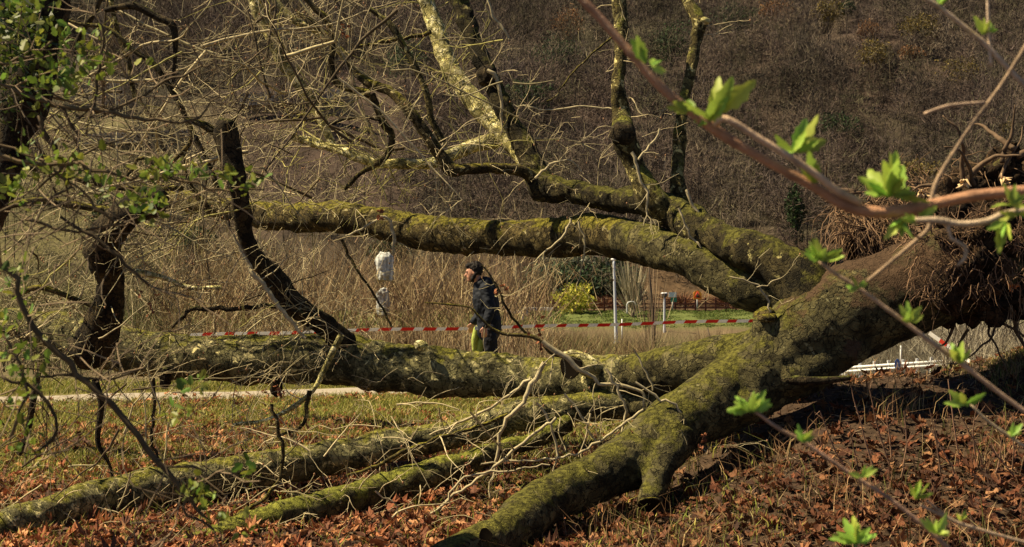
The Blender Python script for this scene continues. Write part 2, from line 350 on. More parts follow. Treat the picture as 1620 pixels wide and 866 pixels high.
for a in [(1225,18,225,55,34,OR,'russet tree near the top edge, above the thick foreground branch'),
          (1375,50,222,36,34,OR,'orange leaved tree high on the hillside to the right'),
          (1383,85,215,56,40,YE,'ochre yellow tree just below the orange one'),
          (1310,20,226,50,42,YE,'dull yellow tree right of the russet one at the top edge'),
          (1160,30,224,80,50,GR,'dark evergreen tree left of the russet one'),
          (1455,40,220,60,34,YE,'pale ochre tree beside the thin hanging shoot'),
          (1440,85,214,36,26,OR,'small tan leaved tree below the pale ochre one'),
          (1340,14,228,26,24,GR,'little bright evergreen at the top edge between yellow trees'),
          (1600,205,190,34,24,YE,'yellow green tree at the right edge above the roots'),
          (900,38,222,52,54,OR,'russet tree left of the thick branch end'),
          (880,85,215,90,50,GR,'dark evergreen clump in the middle of the hillside'),
          (1060,70,215,70,60,GR,'dark evergreen tree between the two upright limbs'),
          (830,150,200,90,50,GR,'broad dull evergreen right of the dark arching limb'),
          (1520,110,210,70,44,YE,'ochre shrubby tree beneath the top right elder twig'),
          (1320,200,190,80,40,GR,'dull green thicket tree in the middle of the bare slope'),
          (1258,335,150,30,76,GR,'narrow ivy clad tree above the arching limb'),
          (640,95,200,70,50,GR,'dark evergreen seen between the pale limbs'),
          (310,380,140,60,40,GR,'evergreen bush behind the forked dark stub'),
          (165,345,130,40,60,GR,'evergreen tree at the left between the tangled twigs'),
          (620,395,130,70,40,GR,'dark evergreen just above the white rock'),
          (1450,270,175,90,36,YE,'mossy green shrubby tree above the root plate')]:
    far_tree(*a,group='coloured trees on the hillside')
far_tree(910,474,101,62,44,[(.42,.40,.05),(.30,.32,.05),(.52,.45,.07)],'bright yellow flowering shrub by the red brown fence',name='yellow_shrub',size=.13,n=1800)
far_tree(900,405,112,120,34,[(.30,.30,.22),(.22,.23,.15),(.16,.17,.10)],'pale grey green shrub under the long limb',name='pale_shrub',size=.2,n=1500)
for k,(px,py,wp,hp) in enumerate([(880,440,110,50),(960,436,110,55),(930,455,150,40)]):
    far_tree(px,py,109+k,wp,hp,[(.035,.06,.025),(.05,.085,.035),(.03,.05,.03)],['dark ivy bank left of the tall lamp','dark ivy bank behind the tall lamp','low ivy bank above the yellow shrub'][k],name='ivy_bush',size=.2,n=1700,group='ivy bushes above the fence')
for k,(px,py,wp,hp) in enumerate([(865,475,60,30),(960,478,70,24),(1080,470,80,26),(1150,474,90,24)]):
    far_tree(px,py,106,wp,hp,[(.20,.09,.05),(.26,.13,.06),(.15,.08,.04)],['red brown brush left of the yellow shrub','red brown brush right of the yellow shrub','red brown brush behind the short lamp','red brown brush behind the orange sign'][k],name='brown_shrub',size=.2,n=900,bare=True,group='red brown shrubs behind the fence')
far_tree(1000,450,99,56,110,[(.38,.33,.22),(.30,.25,.15)],'pale bare tree just right of the tall lamp post',name='bare_tree',size=.3,n=500,bare=True)
far_tree(1030,455,58,80,150,[(.36,.27,.16),(.28,.20,.12),(.22,.15,.09)],'sparse straw coloured bare shrub in front of the short lamp',name='bare_shrub',size=.12,n=130,bare=True)
far_tree(1125,530,40,110,44,[(.26,.17,.09),(.34,.25,.14)],'low brown scrub under the striped tape near the trunk',name='bare_shrub',size=.06,n=700,bare=True)

# terraces, rock, benches, fence, lamps, signs beyond the path
def terrace(px0,px1,py,d,h,label):
    mb=MB(); rg=np.random.default_rng(int(px0)); d=on_hill((px0+px1)/2,py,2.5 if d>180 else 1.2); a=P(px0,py,d); b=P(px1,py-8,d+2); n=60
    for i in range(n):
        for j in range(4):
            t=(i+.5*(j%2))/n; c=a*(1-t)+b*t; c[2]+=(j-1.5)*h/4
            box(mb,c+rg.normal(0,.03,3),((px1-px0)*d/F/n*rg.uniform(.8,.99),.8,h/4*rg.uniform(.85,.99)),np.array([.55,.44,.30])*rg.uniform(.6,1.2))
    c=(a+b)/2; box(mb,c+[0,.5,-.8],((px1-px0)*d/F,.5,h+.9),(.20,.15,.09)); lone('terrace_wall',mb,M['attr'],label,'wall','dry stone terraces on the hillside',smooth=False)
terrace(380,560,158,186,1.4,'grey stone terrace wall across the hillside behind the pale limb')
terrace(110,215,152,188,3.0,'short stone terrace wall seen through the leafy twigs at left')
terrace(120,300,222,165,1.1,'low stone terrace wall lower on the slope at left')
def rock(px,py,d,w,h,label):
    mb=MB(); a=P(px,py+h/2,d); b=P(px,py-h/2,d); R_=w*d/F/2; p,rr=smooth_line([a,a*.6+b*.4,a*.2+b*.8,b],[R_*.9,R_,R_*.95,R_*.55],.02); tube(mb,p,rr,28); lumpy(mb,.05,4,.02,18)
    V=mb.v[0]; f=ss(0,.35,(V[:,2]-V[:,2].min())/np.ptp(V[:,2])+.15*np.sin(V[:,0]*60))[:,None]; st=(.75+.35*np.sin(V[:,0]*90+np.sin(V[:,2]*9)))[:,None]; mb.c=[np.array([.26,.22,.12])*(1-f)+np.array([.56,.56,.52])*f*st]; lone('pale_rock',mb,M['attr'],label,'rock','pale rocks seen through the stems')
rock(609,422,25.6,27,44,'tall whitish rock above the striped tape, upper of two'); rock(606,478,27.5,20,42,'narrow whitish rock standing directly under the taller one')
def bench(px,py,d,w,label):
    t=thing('slab_bench',P(px,py+9,d),label,'bench','white benches on the far lawn'); c=P(px,py,d); W=w*d/F
    mb=MB(); box(mb,c,(W,.6,.18),(.62,.60,.55)); obj('seat',mb,M['plain'],t,False)
    for s in(-1,1): mb=MB(); box(mb,c+[s*W*.4,0,-.28],(.14,.5,.40),(.45,.43,.40)); obj('leg',mb,M['plain'],t,False)
bench(777,480,96,66,'long white slab bench just right of the walking person'); bench(852,489,92,46,'shorter white bench left of the yellow shrub'); bench(815,494,90,30,'smallest white bench, below and between the other two')
t=thing('red_fence',P(1050,490,104),'long red brown railing along the far edge of the lawn','fence')
for z in(474,481,487):
    mb=MB(); a=P(855,z,104); b=P(1260,z,104); box(mb,(a+b)/2,(b[0]-a[0],.08,.05 if z<480 else .11),(.15,.05,.035)); obj('rail',mb,M['attr'],t,False)
for k in range(26):
    mb=MB(); box(mb,P(860+k*16,483,104.12),(.12,.12,1.1),(.13,.05,.035)); obj('post',mb,M['attr'],t,False)
def lamp(px,y0,y1,d,rpx,label,kind):
    b=P(px+(4 if kind else 0),y1,d); top=P(px,y0,d); t=thing('lamp_post',b,label,'lamp post'); mb=MB(); p,r=smooth_line([b,(b+top)/2,top],[rpx*1.5*d/F,rpx*1.15*d/F,rpx*d/F],.3); tube(mb,p,r,10,(.50,.52,.54)); obj('pole',mb,M['plain'],t)
    mb=MB()
    if kind:
        tube(mb,[top+[-.16,-.0,.02],top+[.0,0,.0],top+[.16,0,.12]],[.05,.09,.05],8,(.75,.75,.73)); obj('lamp_head',mb,M['plain'],t)
        mb=MB(); tube(mb,[b,b+[0,0,.2]],[.2,.16],10,(.5,.5,.5)); obj('base_collar',mb,M['plain'],t)
    else:
        ellipsoid(mb,top+[0,0,-.05],(.19,.19,.17),16,10,(.05,.05,.05)); obj('lamp_globe',mb,M['plain'],t)
        mb=MB(); tube(mb,[top+[0,0,.04],top+[0,0,.12]],[.24,.16],14,(.75,.75,.75)); obj('lamp_cap',mb,M['plain'],t)
lamp(971,411,546,82,2.0,'tall slender grey lamp post with small white head',True)
lamp(1051,466,537,88,1.6,'short lamp post with round dark globe and white cap',False)
mb=MB(); tube(mb,[P(984,545,80),P(984,505,80)],[.04,.035],6,(.6,.6,.6)); lone('thin_pole',mb,M['plain'],'thin grey marker pole right beside the tall lamp post','pole')
mb=MB(); p,_=smooth_line([P(992,497,98),P(992,482,98),P(996,478,98),P(1003,478,98),P(1006,483,98)],[.05]*5,.2); tube(mb,p,[.05]*len(p),6,(.5,.5,.48)); lone('bent_pipe',mb,M['plain'],'small bent grey pipe on the lawn right of the tall lamp','pipe')
t=thing('notice_board',P(1064,490,102),'white over green notice board on a post behind the fence','notice board')
mb=MB(); tube(mb,[P(1064,492,102.2),P(1064,478,102.2)],[.06,.06],6,(.2,.2,.2)); obj('post',mb,M['plain'],t)
mb=MB(); box(mb,P(1064,466.5,102),(.54,.08,.36),(.65,.66,.68)); obj('white_panel',mb,M['plain'],t,False)
mb=MB(); box(mb,P(1066,474.5,102),(.42,.07,.32),(.04,.22,.13)); obj('green_panel',mb,M['plain'],t,False)
# orange works sign: arched board with a triangle holding a digging figure
t=thing('works_sign',P(1103,488,98),'orange arched sign with a red triangle and a black figure','road sign')
s=98/F; c=P(1103.5,467,98); mb=MB(); pts=[(-6.5,-7),(6.5,-7),(6.5,2),(4,6),(0,7.5),(-4,6),(-6.5,3)]
f=np.array([[c[0]+a*s,c[1]+o,c[2]+b*s] for o in(0,.05) for a,b in pts]); n=7
mb.add(f,[(i,(i+1)%n,n+(i+1)%n,n+i) for i in range(n)],[(0,i,i+1) for i in range(1,n-1)]+[(n,n+i+1,n+i) for i in range(1,n-1)],(.85,.33,.02)); obj('board',mb,M['plain'],t,False)
mb=MB(); T=[(-4.6,-4.2),(4.6,-4.2),(0,5)]
for i in range(3):
    a=np.array(T[i]); b=np.array(T[(i+1)%3]); tube(mb,[c+[a[0]*s,-.03,a[1]*s],c+[b[0]*s,-.03,b[1]*s]],[.03,.03],6,(.45,.03,.02))
obj('triangle',mb,M['plain'],t)
mb=MB(); ellipsoid(mb,c+[.3*s,-.04,1.3*s],(.8*s,.02,.8*s),8,6,(.02,.02,.02)); tube(mb,[c+[.2*s,-.04,.6*s],c+[-.4*s,-.04,-1.2*s],c+[.9*s,-.04,-3.3*s]],[.035,.035,.03],6,(.02,.02,.02)); tube(mb,[c+[-.4*s,-.04,-1.2*s],c+[-1.6*s,-.04,-3.3*s]],[.03,.03],6,(.02,.02,.02)); tube(mb,[c+[.1*s,-.04,0],c+[2.2*s,-.04,-2.6*s]],[.025,.025],6,(.02,.02,.02)); obj('digging_figure',mb,M['plain'],t)
mb=MB(); tube(mb,[P(1103,490,98.1),P(1103,474,98.1)],[.05,.05],6,(.25,.25,.25)); obj('post',mb,M['plain'],t)
# white guard rail, blue sign and pole beyond the bank
t=thing('guard_rail',P(1420,590,50),'white two rail barrier beside the grey road','barrier')
for dz in(0,6):
    mb=MB(); a=P(1335,582+dz,52); b=P(1500,571+dz,49); tube(mb,[a,b],[.045,.045],6,(.75,.75,.72)); obj('rail',mb,M['plain'],t)
for k in range(8):
    f=k/7; c=P(1338+f*158,582-11*f,52-3*f+.05); mb=MB(); box(mb,c+[0,0,-.12],(.08,.08,.55),(.7,.7,.68)); obj('post',mb,M['plain'],t,False)
t=thing('round_sign',P(1420,592,47),'blue round sign with a white arrow at the barrier','road sign')
c=P(1420,577,47); mb=MB(); tube(mb,[c+[0,.02,0],c+[.0,-.0,0]],[.10,.10],16,(.05,.14,.42))
v=mb.v[0]; v[:,2]=c[2]+(v[:,2]-c[2])*1.9; obj('disc',mb,M['plain'],t,False)
mb=MB(); box(mb,c+[0,-.015,-.02],(.03,.01,.16),(.8,.8,.8)); box(mb,c+[-.03,-.016,-.09],(.02,.01,.09),(.8,.8,.8),tilt=.8); box(mb,c+[.03,-.017,-.09],(.02,.01,.09),(.8,.8,.8),tilt=-.8); obj('arrow',mb,M['plain'],t,False)
mb=MB(); tube(mb,[c+[0,.05,-.5],c+[0,.05,.1]],[.02,.02],6,(.5,.5,.5)); obj('post',mb,M['plain'],t)
mb=MB(); tube(mb,[P(1425,585,48),P(1425,547,48)],[.03,.025],6,(.6,.6,.58)); lone('thin_pole',mb,M['plain'],'thin pale pole standing behind the blue round sign','pole')

# ------------------------------------------------------------------ thickets of dry stems
def thicket(n,xr,yr,h,cols,rg,name,label,wd=.010):
    mb=MB(); Y=rg.uniform(yr[0],yr[1],n); px=rg.uniform(xr[0],xr[1],n); X=(px-810)*Y/F
    cl=fsum(X*.5,Y*.3,1.7); k=rg.random(n)<.55+.5*cl; X,Y=X[k],Y[k]; n=len(X); Z=gz(X,Y); H=rg.uniform(h[0],h[1],n)*(1+.15*cl[k])
    C=np.asarray(cols)[rg.integers(0,len(cols),n)]*rg.uniform(.6,1.25,(n,1)); ln=rg.normal(0,.22,(n,2))
    b=np.stack([X,Y,Z-.05],1)
    m=b+np.stack([ln[:,0]*H*.4,ln[:,1]*H*.4,H*.5],1); tp=m+np.stack([ln[:,0]*H*1.0+rg.normal(0,.12,n),ln[:,1]*H*.8,H*.5],1)
    for (p0,p1,w0) in((b,m,wd),(m,tp,wd*.8)):
        v,t=twig_tris(p0-(p1-p0)*.02,p1,np.full(n,w0),rg); mb.add(v,None,t,np.repeat(C,3,axis=0))
    for j in range(8):
        f=rg.uniform(.15,.98,n)[:,None]; s=b+(tp-b)*f; e=s+np.stack([rg.normal(0,.28,n),rg.normal(0,.2,n),rg.uniform(.15,.7,n)],1)
        v,t=twig_tris(s,e,np.full(n,wd*.55),rg); mb.add(v,None,t,np.repeat(C*1.1,3,axis=0))
    tag(obj(name,mb,M['wood_far'],smooth=False),label,name.replace('_',' '),kind='stuff')
ST=[(.34,.25,.12),(.23,.155,.075),(.42,.33,.18),(.13,.08,.045),(.28,.18,.10)]
thicket(2700,(250,868),(26,37),(1.9,3.0),ST,np.random.default_rng(11),'dry_thicket','dense straw coloured thicket of bare stems behind the path')
thicket(1500,(0,300),(26,40),(1.2,2.6),[(.14,.13,.06),(.22,.18,.09),(.10,.10,.04)],np.random.default_rng(12),'dull_thicket','dull olive thicket behind the path at far left')
thicket(2600,(1490,1680),(34,46),(1.7,2.5),[(.30,.26,.19),(.24,.21,.15),(.36,.31,.22),(.20,.16,.11)],np.random.default_rng(13),'reed_bed','grey tan reeds beyond the bank at right')
thicket(3400,(1340,1520),(53,64),(1.4,3.0),[(.27,.24,.17),(.22,.19,.13)],np.random.default_rng(15),'reed_bed','pale scrub between the road and the upturned trunk')
thicket(5000,(860,1260),(24,80),(.25,.6),[(.26,.19,.09),(.20,.13,.07),(.14,.14,.05)],np.random.default_rng(14),'rough_grass','rough brown grass field below the lawn',.008)

# ------------------------------------------------------------------ fallen leaves and grass
def leaf_shape():
    a=np.array([90,72,55,38,20,5,-15,-40,-65,-90,-115,-140,-165,175,160,142,125,108])*np.pi/180
    r=np.array([1,.72,.60,.92,.66,.58,.76,.5,.5,.55,.5,.5,.76,.58,.66,.92,.60,.72]); return np.stack([r*np.cos(a),r*np.sin(a)],1)
LS=leaf_shape()
def litter(n,rg,px,py_fn=None):
    mb=MB(); Y=rg.uniform(5.5,19.5,n*3)**1.0; X=rg.uniform(-.40,.40,n*3)*Y
    pt=fsum(X,Y,.9)+.6*fsum(Y,X,2.7)
    dens=np.clip(1-.6*ss(.0,.5,pt)*ss(9.5,12,Y)-.30*ss(12.5,15,Y)-.25*ss(15,17,Y),.05,1); rt=ss(.3,1.2,X); dens=dens*(1-rt)+rt*.95*(1-.80*ss(9.0,10.4,Y))
    dens*=np.where(X>.2,.9,1)
    k=(rg.random(n*3)<dens)&(rg.random(n*3)<np.where(Y-.30*(X+6.2)<17.9,1,.25)); X,Y=X[k][:n],Y[k][:n]; n=len(X)
    Z=gz(X,Y)+rg.uniform(.01,.05,n); S=.024+.056*rg.random(n)**1.3
    th=rg.uniform(0,2*np.pi,n); til=rg.normal(0,.38,(n,2)); curl=rg.normal(.0,.5,n)
    m=len(LS); L=np.zeros((n,m+1,3)); L[:,1:,:2]=LS[None]*S[:,None,None]*rg.uniform(.5,1.2,(n,m,1))*np.stack([rg.uniform(.6,1.1,n),rg.uniform(.7,1.15,n)],1)[:,None,:]; rr=np.linalg.norm(LS,axis=1)
    L[:,1:,2]=(curl[:,None]*rr[None]**2+rg.normal(0,.12,(n,m)))*S[:,None]
    ca,sa=np.cos(th)[:,None],np.sin(th)[:,None]; x=L[...,0]*ca-L[...,1]*sa; y=L[...,0]*sa+L[...,1]*ca
    z=L[...,2]+x*til[:,:1]+y*til[:,1:]
    V=np.stack([x+X[:,None],y+Y[:,None],z+Z[:,None]],-1).reshape(-1,3)
    b=np.arange(n)[:,None]*(m+1); i=np.arange(m)[None]; t=np.stack([b+0*i,b+1+i,b+1+(i+1)%m],-1).reshape(-1,3)
    pal=np.array([[.28,.105,.042],[.36,.155,.065],[.19,.07,.032],[.44,.22,.10],[.11,.045,.024],[.24,.08,.034],[.08,.038,.022],[.15,.06,.03]])
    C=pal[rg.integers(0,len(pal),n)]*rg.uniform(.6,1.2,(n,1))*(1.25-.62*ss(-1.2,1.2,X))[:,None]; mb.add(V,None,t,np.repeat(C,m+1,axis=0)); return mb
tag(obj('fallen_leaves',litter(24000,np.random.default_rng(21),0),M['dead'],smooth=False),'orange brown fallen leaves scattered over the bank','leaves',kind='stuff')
rg=np.random.default_rng(25); mb=MB(); n=20000; Y=7+12.5*rg.random(n)**1.3; X=rg.uniform(-.4,.42,n)*Y; Z=gz(X,Y)+.012; a=rg.uniform(0,6.28,n); L=rg.uniform(.02,.14,n)
b=np.stack([X,Y,Z],1); e=b+np.stack([np.cos(a)*L,np.sin(a)*L,rg.uniform(-.01,.04,n)],1); v,t=twig_tris(b,e,rg.uniform(.0015,.005,n),rg); mb.add(v,None,t,np.repeat(np.array([[.16,.10,.055],[.06,.035,.02],[.28,.20,.12]])[rg.integers(0,3,n)],3,axis=0))
tag(obj('ground_debris',mb,M['dead'],smooth=False),'broken bits of twig and leaf strewn over the bank','debris',kind='stuff')
mb=MB(); rg=np.random.default_rng(27); n=2600; Y=rg.uniform(8.6,11.6,n); X=rg.uniform(.6,4.9,n); Z=gz(X,Y)
O=np.array([[1,0,0],[-1,0,0],[0,1,0],[0,-1,0],[0,0,1],[0,0,-1]],float); Tt=np.array([[4,0,2],[4,2,1],[4,1,3],[4,3,0],[5,2,0],[5,1,2],[5,3,1],[5,0,3]])
S=.006+.028*rg.random(n)**3; V=(O[None]*rg.uniform(.6,1.3,(n,6,3))*S[:,None,None]*np.array([1.2,1,.7])+np.stack([X,Y,Z],1)[:,None]); mb.add(V.reshape(-1,3),None,(np.arange(n)[:,None,None]*6+Tt[None]).reshape(-1,3),np.repeat(np.array([[.07,.042,.024]])*rg.uniform(.5,1.6,(n,1)),6,axis=0))
tag(obj('soil_clods',mb,M['dead'],smooth=False),'crumbled brown soil below the upturned roots','soil',kind='stuff')
def blades(n,rg,name,label,yr,xr,h,cols,dfn,wd=.004,lean=.35):
    mb=MB(); Y=rg.uniform(*yr,n); X=rg.uniform(*xr,n)*Y if xr[1]<1 else rg.uniform(*xr,n); k=rg.random(n)<dfn(X,Y); X,Y=X[k],Y[k]; n=len(X)
    Z=gz(X,Y)-.01; H=rg.uniform(*h,n); C=np.asarray(cols)[rg.integers(0,len(cols),n)]*rg.uniform(.6,1.3,(n,1))
    b=np.stack([X,Y,Z],1); l=rg.normal(0,lean,(n,2)); m=b+np.stack([l[:,0]*H*.3,l[:,1]*H*.3,H*.6],1); tp=m+np.stack([l[:,0]*H,l[:,1]*H,H*.35],1)
    a=rg.uniform(0,np.pi,n); s=np.stack([np.cos(a),np.sin(a),0*a],1)*wd
    v=np.stack([b-s,b+s,m+s*.8,m-s*.8,tp],1).reshape(-1,3); i=np.arange(n)[:,None]*5
    mb.add(v,i+np.array([[0,1,2,3]]),i+np.array([[3,2,4]]),np.repeat(C,5,axis=0))
    tag(obj(name,mb,M['grass'],smooth=False),label,'grass',kind='stuff')
blades(170000,np.random.default_rng(22),'grass','short yellow green grass on the bank up to the path',(8,22.5),(-.40,.30),(.04,.13),[(.30,.28,.05),(.20,.22,.035),(.38,.33,.08),(.15,.17,.03),(.40,.33,.13)],
    lambda X,Y: np.clip(ss(-.4,.5,fsum(X,Y,.9)+.6*fsum(Y,X,2.7))*(.12+.75*ss(10,12.5,Y))+.6*ss(13,16.5,Y)+.05,0,1)*((Y-.30*(X+6.2)<17.85)|(Y-.30*(X+6.2)>19.4))*(1-.985*ss(.8,2.2,X)*(Y<12.5)),.005)
blades(9000,np.random.default_rng(23),'dry_grass','thin dry grass tufts among the leaves at lower right',(7.0,11.4),(.02,.42),(.06,.28),[(.32,.19,.09),(.40,.27,.13),(.22,.12,.06),(.12,.12,.03)],
    lambda X,Y: ss(-.1,.8,fsum(X*2.3,Y*2.3,1.3))*.9+.08,.0028,.5)
blades(16000,np.random.default_rng(26),'dry_grass','green and straw grass on the sunny crest at right',(8.6,11.6),(.24,.42),(.04,.12),[(.20,.18,.05),(.13,.14,.03),(.34,.26,.12)],
    lambda X,Y: ss(3.4,3.9,X)*ss(.0,.6,fsum(X*1.3,Y*1.3,1.3)+.35),.004,.5)
blades(90000,np.random.default_rng(24),'lawn_grass','bright green lawn in front of the red brown fence',(91,104),(-.30,.30),(.04,.10),[(.10,.15,.03),(.13,.17,.035),(.16,.17,.05)],lambda X,Y: X*0+1,.03)

# ------------------------------------------------------------------ the fallen plane tree
ROOT=P(1200,600,10.2); ROOT[2]=float(gz(ROOT[0],10.2))
tree=thing('fallen_tree',ROOT,'huge uprooted plane tree lying across the bank with mossy limbs','tree')
SK={}
SK['A']=[(1290,540,10.2,60),(1180,572,10.3,50),(1085,583,10.5,41),(1000,594,10.8,35),(900,598,11.2,33),(820,597,11.5,33),(690,589,11.7,38),(600,580,11.8,38),(540,570,11.9,40),(400,569,12,38),(300,565,12.1,35),(200,553,12.3,38),(130,535,12.5,33),(60,518,12.7,26),(-30,505,13,22)]
SK['B']=[(1330,490,10.4,60),(1245,472,10.5,36),(1185,457,10.65,35),(1140,436,10.8,34),(1088,404,11.0,31),(1040,393,11.3,32),(990,378,11.7,33),(950,371,12,33),(870,376,12.4,30),(780,375,12.8,27),(680,369,13.3,28),(590,352,13.8,26),(540,344,14,25),(430,343,14.6,22),(360,330,15,18),(290,318,15.4,15),(200,306,16,11)]
SK['C']=[(1292,520,10.25,48),(1288,478,10.2,42),(1268,446,10.25,40),(1238,422,10.35,37),(1198,402,10.5,33),(1150,382,10.75,29),(1100,357,11.0,30),(1050,332,11.3,27),(1000,322,11.6,21),(940,312,11.9,19),(900,303,12.1,19),(860,296,12.3,21),(845,263,12.4,19),(827,225,12.5,17),(803,184,12.6,15),(782,139,12.7,13),(762,97,12.8,14),(744,45,12.9,13),(724,0,13,13),(712,-30,13,12)]
SK['D']=[(1060,345,11.2,20),(1030,310,11.2,20),(1006,265,11.3,17),(987,215,11.3,19),(984,180,11.4,13),(978,139,11.4,11),(983,69,11.5,11),(980,0,11.6,12),(980,-30,11.6,12)]
SK['E']=[(1085,345,11.4,18),(1072,290,11.4,12),(1075,240,11.5,11),(1078,190,11.5,10),(1087,139,11.6,9),(1101,69,11.7,9),(1106,34,11.7,12),(1087,0,11.8,9),(1075,-30,11.8,9)]
SK['F']=[(862,300,12.4,20),(827,242,12.7,18),(789,201,12.9,17),(762,173,13,17),(734,139,13.1,15),(710,104,13.2,15),(692,52,13.3,13),(675,0,13.4,13),(668,-30,13.4,13)]
SK['G']=[(850,285,12.3,12),(824,271,12.2,9),(782,266,12.1,8),(740,268,12,9),(713,267,12,11),(689,235,12,10),(654,184,12,9),(623,149,12.1,8),(585,132,12.2,7),(561,114,12.3,5),(540,80,12.4,4),(510,50,12.5,4),(470,20,12.6,3)]
SK['H']=[(800,215,12.9,12),(782,222,12.9,13),(748,231,12.8,11),(713,246,12.7,10),(685,258,12.6,9),(637,260,12.6,9),(592,258,12.6,8),(555,244,12.6,8),(525,234,12.7,7),(485,223,12.8,7),(461,217,12.8,5)]
SK['I']=[(545,545,11.8,22),(505,508,11.6,17),(468,484,11.5,18),(430,435,11.4,17),(395,394,11.3,13),(384,342,11.2,14),(375,290,11.1,15),(364,240,11.1,17),(358,205,11.1,20),(361,190,11.1,13)]
SK['J']=[(120,560,11.4,26),(146,546,11.4,34),(166,505,11.3,29),(174,463,11.2,22),(170,425,11.1,25),(162,390,11,30),(180,356,10.9,27),(205,336,10.8,23),(240,318,10.8,25),(258,300,10.8,12)]
SK['K']=[(1120,648,10.5,40),(1040,640,10.7,30),(1000,640,10.8,26),(930,645,10.8,25),(860,652,10.8,24),(800,664,10.8,25),(740,680,10.8,26),(680,695,10.8,25),(610,707,10.7,25),(540,722,10.7,26),(450,737,10.5,28),(346,757,10.3,32),(277,768,10.1,32),(166,788,9.7,33),(100,806,9.3,30),(20,833,8.9,28),(-60,862,8.6,26)]
SK['L']=[(900,668,10.7,16),(840,698,10.6,14),(790,715,10.4,15),(740,733,10.3,18),(690,748,10.2,24),(600,778,10,25),(540,795,9.6,26),(433,825,9.2,27),(380,842,9,27),(300,876,8.7,26),(200,920,8.3,25)]
SK['M']=[(1290,548,10.2,66),(1190,603,10.1,60),(1125,640,9.9,54),(1075,668,9.8,50),(1020,718,9.6,48),(955,750,9.4,42),(895,777,9.2,40),(848,806,8.9,37),(810,838,8.6,38),(740,878,8.2,38),(640,925,7.9,36)]
SK['N']=[(1070,690,9.6,36),(1048,735,9.4,26),(1034,775,9.25,22),(1028,800,9.15,21)]
SK['T']=[(1180,588,10.2,46),(1225,565,10.2,62),(1270,540,10.2,74),(1340,498,10.2,78),(1410,470,10.2,74),(1480,440,10.2,74),(1560,415,10.25,72),(1640,395,10.4,66)]
AX={}
def bl(keys,cut=None):
    mb=MB()
    for k in keys:
        s=SK[k] if not cut or k not in cut else SK[k][cut[k][0]:cut[k][1]]
        AX[k+('c' if cut and k in cut else '')]=limb(mb,s,22,.07)
    return mb
# butt, fork and the big drooping limb: one skin
tr=bl(['T','A','B','C','M','N','K'],cut={'A':(0,5),'B':(0,7),'C':(0,2),'K':(0,3)})
for (px,py,d,r) in [(1214,514,10.1,22),(1290,572,10.0,34),(1335,552,10.0,34),(1180,640,9.8,26),(1255,598,9.95,28)]:
    ellipsoid(tr,P(px,py,d),(r*d/F*1.3,r*d/F,r*d/F),18,12)
tm=remesh(tr,.020,4,(.020,2.4,.007,12)); obj('trunk',tm,M['butt'],tree)
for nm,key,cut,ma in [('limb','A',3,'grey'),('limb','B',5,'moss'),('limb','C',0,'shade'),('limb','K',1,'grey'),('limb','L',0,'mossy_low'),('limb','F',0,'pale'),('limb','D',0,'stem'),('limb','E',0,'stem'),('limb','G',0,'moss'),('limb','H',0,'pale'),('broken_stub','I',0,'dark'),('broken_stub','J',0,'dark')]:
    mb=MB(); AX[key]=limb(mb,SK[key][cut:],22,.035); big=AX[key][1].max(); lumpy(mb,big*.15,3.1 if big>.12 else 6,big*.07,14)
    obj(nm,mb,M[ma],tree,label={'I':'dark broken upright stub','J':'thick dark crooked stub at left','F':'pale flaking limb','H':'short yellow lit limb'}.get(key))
SK['K']=SK['K']
# burls, cut ends, hollows, knots
def lump(name,px,py,d,r,ma,parent=tree):
    mb=MB(); ellipsoid(mb,P(px,py,d),np.array(r)*d/F,20,14); lumpy(mb,.02,9); return obj(name,mb,M[ma],parent)
lump('burl',770,120,12.65,(15,13,17),'dark'); lump('burl',985,212,11.25,(21,18,22),'dark'); lump('burl',1116,33,11.65,(8,8,7),'pale')
lump('knot',668,547,11.5,(10,9,8),'pale'); lump('knot',262,600,11.9,(10,10,16),'dark'); lump('knot',437,612,11.8,(9,9,18),'dark'); lump('knot',765,848,8.4,(22,18,14),'moss'); lump('knot',1215,504,10.0,(15,12,7),'moss')
def ringcut(c,nrm,rad,name):
    n=np.array(nrm,float); n/=np.linalg.norm(n); mb=MB(); u=np.cross(n,[0,1,.2]); u/=np.linalg.norm(u); w_=np.cross(n,u); a=np.linspace(0,2*np.pi,25)[:-1]
    pts=[c+rad*(math.cos(t)*u+math.sin(t)*w_)*(1+.08*math.sin(3*t)) for t in a]; pts+= [pts[0]]
    tube(mb,pts,[rad*.10]*25,8); obj('broken_rim',mb,M['moss'],tree); m=MB(); m.add(np.array(list(np.array(pts[:-1])+n*rad*.12)+[c+n*rad*.02]),None,[(24,i,(i+1)%24) for i in range(24)]); obj(name,m,M['hollow'],tree)
ringcut(P(1027,798,8.99),(.05,-.85,-.85),17*9.1/F,'hollow_end')
ringcut(P(768,846,8.15),(-.1,-1,.1),10*8.1/F,'hollow_end')
mb=MB(); limb(mb,[(952,590,10.85,16),(930,578,10.8,15),(910,566,10.8,13),(893,566,10.8,9)],14,.03); lumpy(mb,.02,8); obj('broken_stub',mb,M['pale'],tree)
ringcut(P(903,580,10.50),(-.4,-1,.1),17*10.8/F,'hollow_end')
mb=MB(); limb(mb,[(1125,424,10.8,9),(1160,423,10.7,10),(1192,426,10.6,8)],12,.03); lumpy(mb,.015,12); obj('broken_stub',mb,M['moss'],tree)
mb=MB(); limb(mb,[(1200,506,10.15,14),(1216,497,10.1,15),(1222,492,10.1,8)],12,.03); obj('broken_stub',mb,M['moss'],tree)
mb=MB(); limb(mb,[(1235,600,9.9,9),(1290,603,9.8,7),(1345,598,9.8,4)],10,.04); obj('root_limb',mb,M['dark'],tree)
